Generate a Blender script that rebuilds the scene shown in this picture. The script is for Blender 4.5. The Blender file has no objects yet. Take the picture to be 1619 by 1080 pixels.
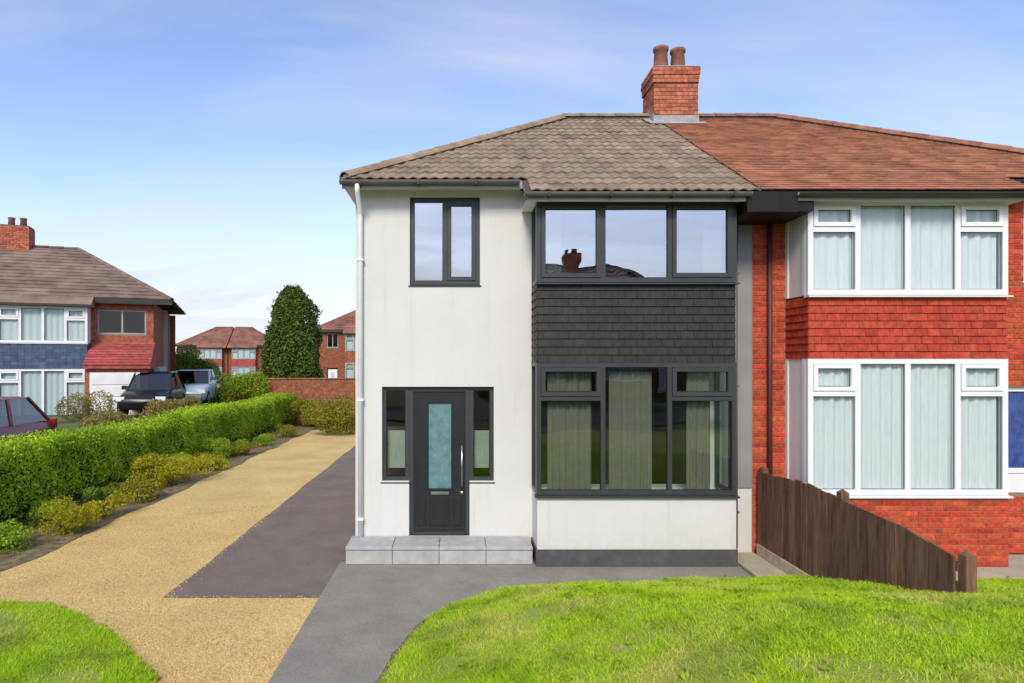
import bpy, bmesh, math, random
import numpy as np
from mathutils import Vector, Matrix
random.seed(7)
rng = np.random.default_rng(11)
R = math.radians
C = bpy.context.scene.collection
SC = bpy.context.scene

# ------------------------------------------------------------------ camera
cd = bpy.data.cameras.new("camera")
cam = bpy.data.objects.new("camera", cd)
C.objects.link(cam)
cam.location = (0, -9, 2.75)
cam.rotation_euler = (R(90), 0, 0)
cd.sensor_width = 36
cd.lens = 22.0
cd.shift_x = 82.5 / 1619
cd.shift_y = 33 / 1619
cd.clip_start = 0.05
cd.clip_end = 3000
SC.camera = cam

# ------------------------------------------------------------------ light
SUN_EL, SUN_AZ = R(39), R(-10)          # azimuth: measured from straight behind the camera
world = bpy.data.worlds.new("World")
SC.world = world
world.use_nodes = True
wn, wl = world.node_tree.nodes, world.node_tree.links
wn.clear()
wout = wn.new("ShaderNodeOutputWorld")
bg = wn.new("ShaderNodeBackground")
bg.inputs["Strength"].default_value = 0.15
sky = wn.new("ShaderNodeTexSky")
sky.sky_type = 'NISHITA'
sky.sun_disc = False
sky.sun_elevation = SUN_EL
sky.sun_rotation = math.pi - SUN_AZ
sky.air_density = 1.0
sky.dust_density = 0.6
sky.ozone_density = 1.6
tc = wn.new("ShaderNodeTexCoord")
sep = wn.new("ShaderNodeSeparateXYZ")
wl.new(tc.outputs["Generated"], sep.inputs[0])
# flat cloud layer: direction divided by height
zz = wn.new("ShaderNodeMath"); zz.operation = 'ADD'; zz.inputs[1].default_value = 0.22
zmax = wn.new("ShaderNodeMath"); zmax.operation = 'MAXIMUM'; zmax.inputs[1].default_value = 0.0
wl.new(sep.outputs["Z"], zmax.inputs[0]); wl.new(zmax.outputs[0], zz.inputs[0])
dv = wn.new("ShaderNodeVectorMath"); dv.operation = 'DIVIDE'
cmb = wn.new("ShaderNodeCombineXYZ")
for k in range(3): wl.new(zz.outputs[0], cmb.inputs[k])
wl.new(tc.outputs["Generated"], dv.inputs[0]); wl.new(cmb.outputs[0], dv.inputs[1])
mp = wn.new("ShaderNodeMapping")
mp.inputs["Rotation"].default_value = (0, 0, R(32))
mp.inputs["Scale"].default_value = (0.6, 2.0, 0.4)
mp.inputs["Location"].default_value = (1.35, 0.9, 0)
wl.new(dv.outputs[0], mp.inputs[0])
nz = wn.new("ShaderNodeTexNoise")
nz.inputs["Scale"].default_value = 1.5
nz.inputs["Detail"].default_value = 7
nz.inputs["Roughness"].default_value = 0.55
nz.inputs["Distortion"].default_value = 0.35
wl.new(mp.outputs[0], nz.inputs["Vector"])
cr = wn.new("ShaderNodeValToRGB")
cr.color_ramp.elements[0].position = 0.42
cr.color_ramp.elements[1].position = 0.80
cr.color_ramp.elements[1].color = (0.6, 0.6, 0.6, 1)
wl.new(nz.outputs["Fac"], cr.inputs[0])
# thin veil thickening towards the horizon, all round
hz = wn.new("ShaderNodeMapRange")
hz.inputs["From Min"].default_value = 0.0
hz.inputs["From Max"].default_value = 0.27
hz.inputs["To Min"].default_value = 0.92
hz.inputs["To Max"].default_value = 0.0
hz.interpolation_type = 'SMOOTHSTEP'
wl.new(sep.outputs["Z"], hz.inputs["Value"])
mx = wn.new("ShaderNodeMath"); mx.operation = 'ADD'; mx.use_clamp = True
wl.new(cr.outputs[0], mx.inputs[0]); wl.new(hz.outputs[0], mx.inputs[1])
cap = wn.new("ShaderNodeMath"); cap.operation = 'MINIMUM'; cap.inputs[1].default_value = 0.9
wl.new(mx.outputs[0], cap.inputs[0])
tint = wn.new("ShaderNodeMix"); tint.data_type = 'RGBA'; tint.blend_type = 'MULTIPLY'
tint.inputs[0].default_value = 1.0
tint.inputs[7].default_value = (1.21, 1.14, 1.25, 1)
wl.new(sky.outputs[0], tint.inputs[6])
cm = wn.new("ShaderNodeMix"); cm.data_type = 'RGBA'
wl.new(cap.outputs[0], cm.inputs[0])
wl.new(tint.outputs[2], cm.inputs[6])
cm.inputs[7].default_value = (4.0, 4.17, 4.6, 1)
wl.new(cm.outputs[2], bg.inputs["Color"])
wl.new(bg.outputs[0], wout.inputs[0])

sd = bpy.data.lights.new("sun", 'SUN')
sd.energy = 2.4
sd.angle = R(16)
sd.color = (1.0, 0.90, 0.76)
sun = bpy.data.objects.new("sun", sd)
C.objects.link(sun)
to_sun = Vector((math.sin(SUN_AZ) * math.cos(SUN_EL), -math.cos(SUN_AZ) * math.cos(SUN_EL), math.sin(SUN_EL)))
sun.rotation_euler = to_sun.to_track_quat('Z', 'Y').to_euler()
sun.location = (4, -12, 20)

SC.view_settings.view_transform = 'Standard'
SC.view_settings.look = 'None'
SC.view_settings.exposure = 0.4
SC.view_settings.gamma = 1.0
SC.view_settings.use_curve_mapping = False
SC.render.engine = 'CYCLES'
SC.cycles.max_bounces = 8
SC.cycles.transparent_max_bounces = 16

# ------------------------------------------------------------------ materials
def new_mat(name):
    m = bpy.data.materials.new(name)
    m.use_nodes = True
    nt = m.node_tree
    b = nt.nodes["Principled BSDF"]
    return m, nt, b

def mat(name, col, rough=0.7, var=0.15, scale=6.0, bump=0.0, bump_scale=80.0, spec=0.3,
        per='none', pvar=0.25, col2=None, metal=0.0, stretch=(1, 1, 1), bump_dist=0.01, huev=0.025):
    """Base colour broken up by noise; per = 'object' / 'island' adds a random tone to each piece."""
    m, nt, b = new_mat(name)
    N, L = nt.nodes, nt.links
    b.inputs["Roughness"].default_value = rough
    b.inputs["Specular IOR Level"].default_value = spec
    b.inputs["Metallic"].default_value = metal
    t = N.new("ShaderNodeTexCoord")
    mpn = N.new("ShaderNodeMapping"); mpn.inputs["Scale"].default_value = stretch
    g = N.new("ShaderNodeNewGeometry")
    L.new(g.outputs["Position"], mpn.inputs[0])
    n = N.new("ShaderNodeTexNoise"); n.inputs["Scale"].default_value = scale
    n.inputs["Detail"].default_value = 6; n.inputs["Roughness"].default_value = 0.6
    L.new(mpn.outputs[0], n.inputs["Vector"])
    mixc = N.new("ShaderNodeMix"); mixc.data_type = 'RGBA'
    c2 = col2 if col2 else tuple(c * (1 - var * 1.6) for c in col)
    c1 = col if col2 else tuple(min(1, c * (1 + var * 0.9)) for c in col)
    mixc.inputs[6].default_value = (*c1, 1); mixc.inputs[7].default_value = (*c2, 1)
    mr = N.new("ShaderNodeMapRange"); mr.inputs["From Min"].default_value = 0.3; mr.inputs["From Max"].default_value = 0.7
    L.new(n.outputs["Fac"], mr.inputs["Value"]); L.new(mr.outputs[0], mixc.inputs[0])
    out = mixc.outputs[2]
    if per != 'none':
        if per == 'object':
            oi = N.new("ShaderNodeObjectInfo"); rnd = oi.outputs["Random"]
        else:
            rnd = g.outputs["Random Per Island"]
        hsv = N.new("ShaderNodeHueSaturation")
        v = N.new("ShaderNodeMapRange"); v.inputs["To Min"].default_value = 1 - pvar; v.inputs["To Max"].default_value = 1 + pvar
        L.new(rnd, v.inputs["Value"]); L.new(v.outputs[0], hsv.inputs["Value"])
        wn2 = N.new("ShaderNodeTexWhiteNoise"); wn2.noise_dimensions = '1D'
        L.new(rnd, wn2.inputs["W"])
        h = N.new("ShaderNodeMapRange"); h.inputs["To Min"].default_value = 0.5 - pvar * huev; h.inputs["To Max"].default_value = 0.5 + pvar * huev
        L.new(wn2.outputs["Value"], h.inputs["Value"]); L.new(h.outputs[0], hsv.inputs["Hue"])
        L.new(out, hsv.inputs["Color"]); out = hsv.outputs[0]
    L.new(out, b.inputs["Base Color"])
    if bump > 0:
        n2 = N.new("ShaderNodeTexNoise"); n2.inputs["Scale"].default_value = bump_scale; n2.inputs["Detail"].default_value = 4
        L.new(mpn.outputs[0], n2.inputs["Vector"])
        bp = N.new("ShaderNodeBump"); bp.inputs["Strength"].default_value = bump; bp.inputs["Distance"].default_value = bump_dist
        L.new(n2.outputs["Fac"], bp.inputs["Height"]); L.new(bp.outputs[0], b.inputs["Normal"])
    return m

GRASS_DEEP = (0.13, 0.29, 0.012)
def leaf_mat(name, dark, light, trans=0.25, patch=1.2, patch_col=None, pmin=0.48, pmax=0.68):
    m, nt, b = new_mat(name)
    N, L = nt.nodes, nt.links
    g = N.new("ShaderNodeNewGeometry")
    mixc = N.new("ShaderNodeMix"); mixc.data_type = 'RGBA'
    mixc.inputs[6].default_value = (*dark, 1); mixc.inputs[7].default_value = (*light, 1)
    L.new(g.outputs["Random Per Island"], mixc.inputs[0])
    out = mixc.outputs[2]
    n = N.new("ShaderNodeTexNoise"); n.inputs["Scale"].default_value = patch; n.inputs["Detail"].default_value = 4
    L.new(g.outputs["Position"], n.inputs["Vector"])
    mr = N.new("ShaderNodeMapRange"); mr.inputs["From Min"].default_value = pmin; mr.inputs["From Max"].default_value = pmax
    L.new(n.outputs["Fac"], mr.inputs["Value"])
    m2 = N.new("ShaderNodeMix"); m2.data_type = 'RGBA'
    pc = patch_col if patch_col else tuple(0.6 * (a + c) * 0.7 for a, c in zip(dark, light))
    m2.inputs[7].default_value = (*pc, 1)
    L.new(out, m2.inputs[6])
    mul = N.new("ShaderNodeMath"); mul.operation = 'MULTIPLY'; mul.inputs[1].default_value = 0.75
    L.new(mr.outputs[0], mul.inputs[0]); L.new(mul.outputs[0], m2.inputs[0])
    L.new(m2.outputs[2], b.inputs["Base Color"])
    b.inputs["Roughness"].default_value = 0.55
    b.inputs["Specular IOR Level"].default_value = 0.25
    tr = N.new("ShaderNodeBsdfTranslucent")
    L.new(m2.outputs[2], tr.inputs["Color"])
    ms = N.new("ShaderNodeMixShader"); ms.inputs[0].default_value = trans
    o = nt.nodes["Material Output"]
    L.new(b.outputs[0], ms.inputs[1]); L.new(tr.outputs[0], ms.inputs[2]); L.new(ms.outputs[0], o.inputs["Surface"])
    return m

def glass_mat(name, refl=0.3, tint=(0.75, 0.8, 0.8), rough=0.0, wav=0.02):
    m, nt, b = new_mat(name)
    N, L = nt.nodes, nt.links
    N.remove(b)
    gl = N.new("ShaderNodeBsdfGlossy"); gl.inputs["Roughness"].default_value = rough
    tr = N.new("ShaderNodeBsdfTransparent"); tr.inputs["Color"].default_value = (*tint, 1)
    fr = N.new("ShaderNodeFresnel"); fr.inputs["IOR"].default_value = 1.5
    ad = N.new("ShaderNodeMath"); ad.operation = 'ADD'; ad.use_clamp = True; ad.inputs[1].default_value = refl
    L.new(fr.outputs[0], ad.inputs[0])
    n = N.new("ShaderNodeTexNoise"); n.inputs["Scale"].default_value = 1.3
    g = N.new("ShaderNodeNewGeometry"); L.new(g.outputs["Position"], n.inputs["Vector"])
    bp = N.new("ShaderNodeBump"); bp.inputs["Strength"].default_value = wav; bp.inputs["Distance"].default_value = 0.3
    L.new(n.outputs["Fac"], bp.inputs["Height"]); L.new(bp.outputs[0], gl.inputs["Normal"])
    inv = N.new("ShaderNodeMath"); inv.operation = 'SUBTRACT'; inv.inputs[0].default_value = 1.0; L.new(g.outputs["Backfacing"], inv.inputs[1])
    mu = N.new("ShaderNodeMath"); mu.operation = 'MULTIPLY'; L.new(ad.outputs[0], mu.inputs[0]); L.new(inv.outputs[0], mu.inputs[1])
    ms = N.new("ShaderNodeMixShader")
    L.new(mu.outputs[0], ms.inputs[0]); L.new(tr.outputs[0], ms.inputs[1]); L.new(gl.outputs[0], ms.inputs[2])
    L.new(ms.outputs[0], nt.nodes["Material Output"].inputs["Surface"])
    return m

M = {}
M['render'] = mat('white_render', (0.64, 0.632, 0.595), 0.9, 0.025, 1.6, 0.25, 140, 0.15, stretch=(1, 1, 0.5), bump_dist=0.004)
M['plinth'] = mat('dark_plinth_paint', (0.085, 0.085, 0.088), 0.75, 0.2, 5, 0.2, 120)
M['anthracite'] = mat('anthracite_upvc', (0.042, 0.046, 0.048), 0.42, 0.08, 3, spec=0.4)
M['anthracite_tile'] = mat('dark_grey_hung_tile', (0.021, 0.021, 0.018), 0.6, 0.25, 14, 0.3, 160, 0.35, per='object', pvar=0.18)
M['grey_trim'] = mat('grey_soffit_board', (0.34, 0.33, 0.31), 0.5, 0.06, 2)
M['black_trim'] = mat('black_gasket_recess_shade', (0.010, 0.008, 0.007), 0.5, 0.15, 3)  # window gaskets, and the shade painted into the recess between the bays
M['white_upvc'] = mat('white_upvc', (0.78, 0.79, 0.79), 0.35, 0.03, 3, spec=0.45)
M['white_paint'] = mat('white_gloss_paint', (0.74, 0.74, 0.72), 0.4, 0.06, 3)
M['door_black'] = mat('black_composite_door', (0.018, 0.019, 0.022), 0.38, 0.15, 30, 0.12, 90, 0.45, stretch=(1, 1, 0.12))
M['steel'] = mat('brushed_steel', (0.55, 0.55, 0.56), 0.3, 0.05, 10, metal=1.0)
M['roof_grey'] = mat('grey_brown_concrete_tile', (0.29, 0.218, 0.148), 0.85, 0.25, 3.5, 0.35, 120, 0.2, per='object', pvar=0.13)
M['roof_deck'] = mat('roof_underlay', (0.10, 0.075, 0.06), 0.9, 0.2, 4)
M['roof_red'] = mat('red_brown_clay_tile', (0.41, 0.185, 0.108), 0.85, 0.22, 2.5, 0.3, 120, 0.2, per='island', pvar=0.16)
M['roof_far'] = mat('weathered_brown_tile', (0.24, 0.17, 0.13), 0.9, 0.3, 1.2, 0.3, 30, 0.2, per='island', pvar=0.12)
M['roof_far_red'] = mat('weathered_red_tile', (0.27, 0.125, 0.085), 0.9, 0.3, 1.2, 0.3, 30, 0.2, per='island', pvar=0.12)
M['brick'] = mat('red_facing_brick', (0.52, 0.078, 0.032), 0.85, 0.28, 22, 0.5, 170, 0.2, per='object', pvar=0.24, huev=0.03)
M['brick_i'] = mat('red_facing_brick_run', (0.52, 0.080, 0.033), 0.85, 0.28, 22, 0.5, 170, 0.2, per='island', pvar=0.24, huev=0.03)
M['brick_ch'] = mat('chimney_brick', (0.46, 0.15, 0.085), 0.88, 0.3, 14, 0.5, 150, 0.2, per='island', pvar=0.24)
M['brick_far'] = mat('orange_brick', (0.33, 0.12, 0.065), 0.9, 0.3, 8, 0.3, 60, 0.2, per='island', pvar=0.2)
M['mortar'] = mat('mortar', (0.20, 0.13, 0.10), 0.95, 0.2, 20)
M['mortar_red'] = mat('red_tinted_mortar', (0.33, 0.17, 0.13), 0.95, 0.2, 20)
M['red_tile'] = mat('red_hung_tile', (0.44, 0.055, 0.025), 0.7, 0.25, 14, 0.3, 160, 0.3, per='object', pvar=0.13)
M['red_tile_i'] = mat('red_porch_tile', (0.38, 0.085, 0.07), 0.75, 0.25, 6, 0.3, 60, 0.3, per='island', pvar=0.2)
M['navy_tile'] = mat('navy_hung_tile', (0.075, 0.11, 0.185), 0.7, 0.2, 6, 0.2, 60, 0.3, per='island', pvar=0.2)
M['lead'] = mat('lead_flashing', (0.36, 0.35, 0.34), 0.55, 0.2, 6)
M['terracotta'] = mat('terracotta_pot', (0.27, 0.125, 0.085), 0.85, 0.3, 7, 0.2, 60)
M['cement'] = mat('cement_flaunching', (0.33, 0.31, 0.29), 0.95, 0.2, 9, 0.4, 60)
M['gutter_dark'] = mat('dark_gutter', (0.045, 0.040, 0.037), 0.45, 0.1, 4)
M['gutter_grey'] = mat('grey_gutter', (0.13, 0.13, 0.125), 0.45, 0.1, 4)
M['glass'] = glass_mat('window_glass', 0.09, (0.90, 0.95, 0.92), wav=0.012)
M['glass_up'] = glass_mat('upper_window_glass', 0.50, (0.80, 0.85, 0.86), wav=0.012)
M['glass_w'] = glass_mat('clear_window_glass', 0.03, (0.98, 1.0, 1.0))
M['glass_far'] = glass_mat('far_window_glass', 0.03, (0.92, 0.96, 0.96))
M['glass_car'] = glass_mat('car_glass', 0.10, (0.25, 0.27, 0.28))
M['frosted'] = mat('frosted_teal_glass', (0.13, 0.25, 0.26), 0.22, 0.18, 9, 0.15, 60, 0.6)
M['blue_glass'] = mat('blue_leaded_glass', (0.06, 0.10, 0.30), 0.15, 0.3, 9, spec=0.6)
M['net'] = mat('white_net_curtain', (0.60, 0.645, 0.65), 0.9, 0.06, 10, stretch=(6, 6, 0.4))
M['curtain'] = mat('grey_curtain', (0.36, 0.38, 0.36), 0.95, 0.12, 10, stretch=(6, 6, 0.4))
M['sheer'] = mat('pale_sheer_curtain', (0.175, 0.16, 0.13), 0.95, 0.1, 10, stretch=(6, 6, 0.4))
M['blind'] = mat('pale_blind', (0.55, 0.58, 0.58), 0.9, 0.05, 3)
M['interior'] = mat('interior_plaster', (0.42, 0.42, 0.40), 0.9, 0.05, 2)
M['floorboards'] = mat('interior_floor', (0.16, 0.11, 0.07), 0.6, 0.2, 4)
M['sofa'] = mat('dark_sofa_fabric', (0.06, 0.065, 0.07), 0.95, 0.2, 20)
M['slab'] = mat('pale_grey_paving', (0.41, 0.408, 0.395), 0.8, 0.12, 7, 0.25, 120, 0.25, per='object', pvar=0.07)
M['joint'] = mat('paving_joint', (0.20, 0.195, 0.185), 0.95, 0.2, 20)
M['fence'] = mat('brown_stained_timber', (0.175, 0.092, 0.056), 0.8, 0.32, 9, 0.5, 60, 0.2, per='object', pvar=0.22, stretch=(3, 3, 0.35))
M['gravel_board'] = mat('concrete_gravel_board', (0.50, 0.43, 0.31), 0.95, 0.2, 9, 0.3, 90)
M['stone'] = mat('golden_gravel_stones', (0.64, 0.46, 0.185), 0.85, 0.18, 1.1, per='island', pvar=0.3)
M['soil'] = mat('dark_bed_soil', (0.22, 0.175, 0.09), 0.98, 0.4, 7, 0.8, 40, bump_dist=0.03)
M['bark'] = mat('bark', (0.10, 0.075, 0.055), 0.95, 0.4, 14, 0.7, 50, stretch=(1, 1, 0.2))
M['tyre'] = mat('tyre_rubber', (0.02, 0.02, 0.02), 0.85)
M['alloy'] = mat('alloy_wheel', (0.5, 0.5, 0.52), 0.35, metal=0.9)
M['lamp'] = mat('headlamp_lens', (0.75, 0.77, 0.8), 0.15, 0.02, spec=0.6)
M['tail'] = mat('tail_lamp_lens', (0.4, 0.02, 0.02), 0.2, 0.05, spec=0.6)
M['car_black'] = mat('black_car_paint', (0.015, 0.016, 0.018), 0.3, 0.03, 2, spec=0.35)
M['car_silver'] = mat('pale_blue_car_paint', (0.40, 0.50, 0.56), 0.25, 0.03, 2, spec=0.6)
M['car_red'] = mat('dark_red_car_paint', (0.20, 0.035, 0.035), 0.22, 0.03, 2, spec=0.6)
M['privet'] = leaf_mat('privet_leaf', (0.30, 0.47, 0.014), (0.60, 0.78, 0.05), 0.42, 1.0, (0.20, 0.36, 0.012), 0.50, 0.66)
M['hedge_core'] = mat('hedge_inner_twigs', (0.05, 0.07, 0.018), 0.95, 0.4, 8, 0.8, 30)
M['conifer'] = leaf_mat('conifer_spray', (0.045, 0.085, 0.010), (0.13, 0.18, 0.022), 0.12, 1.3)
M['bush_green'] = leaf_mat('bright_green_leaf', (0.22, 0.36, 0.016), (0.40, 0.54, 0.03), 0.4, 1.0)
M['bush_olive'] = leaf_mat('olive_leaf', (0.18, 0.19, 0.014), (0.36, 0.33, 0.03), 0.25, 1.0)
M['bush_yellow'] = leaf_mat('yellow_green_leaf', (0.34, 0.33, 0.014), (0.60, 0.52, 0.03), 0.4, 2.0, (0.26, 0.28, 0.02))
M['tree_leaf'] = leaf_mat('tree_leaf', (0.10, 0.19, 0.016), (0.22, 0.32, 0.03), 0.3, 0.8)
M['grass'] = leaf_mat('lawn_grass_blade', (0.34, 0.57, 0.016), (0.66, 0.82, 0.045), 0.45, 1.15, (0.74, 0.66, 0.22), 0.50, 0.72)
def deep_patches(m):
    nt = m.node_tree; N, L = nt.nodes, nt.links
    b = nt.nodes["Principled BSDF"]; src = b.inputs["Base Color"].links[0].from_socket
    g = N.new("ShaderNodeNewGeometry"); n = N.new("ShaderNodeTexNoise"); n.inputs["Scale"].default_value = 1.7; n.inputs["Detail"].default_value = 5
    mp_ = N.new("ShaderNodeMapping"); mp_.inputs["Location"].default_value = (5.2, 3.1, 0); L.new(g.outputs["Position"], mp_.inputs[0]); L.new(mp_.outputs[0], n.inputs["Vector"])
    mr = N.new("ShaderNodeMapRange"); mr.inputs["From Min"].default_value = .5; mr.inputs["From Max"].default_value = .66; mr.inputs["To Max"].default_value = .5
    L.new(n.outputs["Fac"], mr.inputs["Value"])
    mx_ = N.new("ShaderNodeMix"); mx_.data_type = 'RGBA'; L.new(mr.outputs[0], mx_.inputs[0]); L.new(src, mx_.inputs[6]); mx_.inputs[7].default_value = (*GRASS_DEEP, 1)
    L.new(mx_.outputs[2], b.inputs["Base Color"])
    for nd in N:
        if nd.type == 'BSDF_TRANSLUCENT': L.new(mx_.outputs[2], nd.inputs["Color"])
deep_patches(M['grass'])
M['lawn_base'] = mat('lawn_thatch', (0.22, 0.32, 0.02), 0.98, 0.3, 3, 0.8, 60, col2=(0.36, 0.33, 0.10), bump_dist=0.02)
M['ground'] = mat('rough_grass_ground', (0.10, 0.12, 0.04), 0.98, 0.35, 0.6, 0.4, 20)
M['road'] = mat('road_asphalt', (0.03, 0.055, 0.056), 0.9, 0.25, 3, 0.4, 150)

def render_mat():
    m, nt, b = new_mat('white_render')
    N, L = nt.nodes, nt.links
    g = N.new("ShaderNodeNewGeometry"); sp = N.new("ShaderNodeSeparateXYZ"); L.new(g.outputs["Position"], sp.inputs[0])
    def noise(scale, stretch, lo, hi, det=5):
        mp_ = N.new("ShaderNodeMapping"); mp_.inputs["Scale"].default_value = stretch; L.new(g.outputs["Position"], mp_.inputs[0])
        n_ = N.new("ShaderNodeTexNoise"); n_.inputs["Scale"].default_value = scale; n_.inputs["Detail"].default_value = det; n_.inputs["Roughness"].default_value = 0.6
        L.new(mp_.outputs[0], n_.inputs["Vector"])
        r_ = N.new("ShaderNodeMapRange"); r_.inputs["From Min"].default_value = lo; r_.inputs["From Max"].default_value = hi; L.new(n_.outputs["Fac"], r_.inputs["Value"])
        return r_.outputs[0]
    def mixc(fac, a, bcol):
        mm = N.new("ShaderNodeMix"); mm.data_type = 'RGBA'; L.new(fac, mm.inputs[0])
        if isinstance(a, tuple): mm.inputs[6].default_value = (*a, 1)
        else: L.new(a, mm.inputs[6])
        mm.inputs[7].default_value = (*bcol, 1); return mm.outputs[2]
    def mul(a, k):
        q = N.new("ShaderNodeMath"); q.operation = 'MULTIPLY'; L.new(a, q.inputs[0])
        if isinstance(k, float): q.inputs[1].default_value = k
        else: L.new(k, q.inputs[1])
        return q.outputs[0]
    c = mixc(noise(1.1, (1, 1, 1), .35, .7), (0.645, 0.648, 0.618), (0.605, 0.61, 0.583))
    c = mixc(mul(noise(5, (1.6, 1.6, 0.10), .54, .80), 0.38), c, (0.47, 0.465, 0.425))       # rain runs
    dz = N.new("ShaderNodeMapRange"); dz.inputs["From Min"].default_value = 0.22; dz.inputs["From Max"].default_value = 0.55
    dz.inputs["To Min"].default_value = 1.0; dz.inputs["To Max"].default_value = 0.0; L.new(sp.outputs[2], dz.inputs["Value"])
    c = mixc(mul(mul(dz.outputs[0], noise(9, (1, 1, 1), .35, .65)), 0.22), c, (0.40, 0.37, 0.31))   # splash dirt
    L.new(c, b.inputs["Base Color"])
    h1 = N.new("ShaderNodeTexNoise"); h1.inputs["Scale"].default_value = 130; h1.inputs["Detail"].default_value = 3; L.new(g.outputs["Position"], h1.inputs["Vector"])
    h2 = N.new("ShaderNodeTexNoise"); h2.inputs["Scale"].default_value = 7; h2.inputs["Detail"].default_value = 3; L.new(g.outputs["Position"], h2.inputs["Vector"])
    b1 = N.new("ShaderNodeBump"); b1.inputs["Strength"].default_value = .3; b1.inputs["Distance"].default_value = .012; L.new(h2.outputs["Fac"], b1.inputs["Height"])
    b2 = N.new("ShaderNodeBump"); b2.inputs["Strength"].default_value = .45; b2.inputs["Distance"].default_value = .004; L.new(h1.outputs["Fac"], b2.inputs["Height"]); L.new(b1.outputs[0], b2.inputs["Normal"])
    L.new(b2.outputs[0], b.inputs["Normal"])
    b.inputs["Roughness"].default_value = .92; b.inputs["Specular IOR Level"].default_value = .12
    return m
M['render'] = render_mat()

def gravel_sheet():
    m, nt, b = new_mat('golden_gravel')
    N, L = nt.nodes, nt.links
    g = N.new("ShaderNodeNewGeometry")
    v = N.new("ShaderNodeTexVoronoi"); v.inputs["Scale"].default_value = 75
    L.new(g.outputs["Position"], v.inputs["Vector"])
    n = N.new("ShaderNodeTexNoise"); n.inputs["Scale"].default_value = 0.9; n.inputs["Detail"].default_value = 5
    L.new(g.outputs["Position"], n.inputs["Vector"])
    c1 = N.new("ShaderNodeMix"); c1.data_type = 'RGBA'
    c1.inputs[6].default_value = (0.70, 0.53, 0.215, 1); c1.inputs[7].default_value = (0.60, 0.42, 0.17, 1)
    mr = N.new("ShaderNodeMapRange"); mr.inputs["From Min"].default_value = 0.38; mr.inputs["From Max"].default_value = 0.66
    L.new(n.outputs["Fac"], mr.inputs["Value"]); L.new(mr.outputs[0], c1.inputs[0])
    sx = N.new("ShaderNodeSeparateColor"); L.new(v.outputs["Color"], sx.inputs[0])
    hs = N.new("ShaderNodeHueSaturation")
    vr = N.new("ShaderNodeMapRange"); vr.inputs["To Min"].default_value = 0.72; vr.inputs["To Max"].default_value = 1.2
    L.new(sx.outputs[0], vr.inputs["Value"]); L.new(vr.outputs[0], hs.inputs["Value"])
    L.new(c1.outputs[2], hs.inputs["Color"]); L.new(hs.outputs[0], b.inputs["Base Color"])
    bp = N.new("ShaderNodeBump"); bp.inputs["Strength"].default_value = 0.7; bp.inputs["Distance"].default_value = 0.012; bp.invert = True
    L.new(v.outputs["Distance"], bp.inputs["Height"]); L.new(bp.outputs[0], b.inputs["Normal"])
    b.inputs["Roughness"].default_value = 0.9; b.inputs["Specular IOR Level"].default_value = 0.2
    return m
M['gravel'] = gravel_sheet()

def asphalt(name, c1v, c2v, grain=(0.8, 1.2)):
    m, nt, b = new_mat(name)
    N, L = nt.nodes, nt.links
    g = N.new("ShaderNodeNewGeometry")
    v = N.new("ShaderNodeTexVoronoi"); v.inputs["Scale"].default_value = 130
    L.new(g.outputs["Position"], v.inputs["Vector"])
    n = N.new("ShaderNodeTexNoise"); n.inputs["Scale"].default_value = 1.4; n.inputs["Detail"].default_value = 7; n.inputs["Roughness"].default_value = 0.65
    L.new(g.outputs["Position"], n.inputs["Vector"])
    c1 = N.new("ShaderNodeMix"); c1.data_type = 'RGBA'
    c1.inputs[6].default_value = (*c1v, 1); c1.inputs[7].default_value = (*c2v, 1)
    mr = N.new("ShaderNodeMapRange"); mr.inputs["From Min"].default_value = 0.33; mr.inputs["From Max"].default_value = 0.67
    L.new(n.outputs["Fac"], mr.inputs["Value"]); L.new(mr.outputs[0], c1.inputs[0])
    sx = N.new("ShaderNodeSeparateColor"); L.new(v.outputs["Color"], sx.inputs[0])
    hs = N.new("ShaderNodeHueSaturation")
    vr = N.new("ShaderNodeMapRange"); vr.inputs["To Min"].default_value = grain[0]; vr.inputs["To Max"].default_value = grain[1]
    L.new(sx.outputs[1], vr.inputs["Value"]); L.new(vr.outputs[0], hs.inputs["Value"])
    L.new(c1.outputs[2], hs.inputs["Color"]); L.new(hs.outputs[0], b.inputs["Base Color"])
    bp = N.new("ShaderNodeBump"); bp.inputs["Strength"].default_value = 0.5; bp.inputs["Distance"].default_value = 0.006
    L.new(v.outputs["Distance"], bp.inputs["Height"]); L.new(bp.outputs[0], b.inputs["Normal"])
    b.inputs["Roughness"].default_value = 0.88; b.inputs["Specular IOR Level"].default_value = 0.25
    return m
M['tarmac_dark'] = asphalt('dark_tarmac', (0.22, 0.172, 0.14), (0.15, 0.124, 0.102))
M['tarmac_grey'] = asphalt('grey_tarmac', (0.30, 0.276, 0.225), (0.215, 0.20, 0.166))
M['concrete'] = asphalt('pale_concrete', (0.48, 0.43, 0.32), (0.36, 0.33, 0.25))

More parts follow.
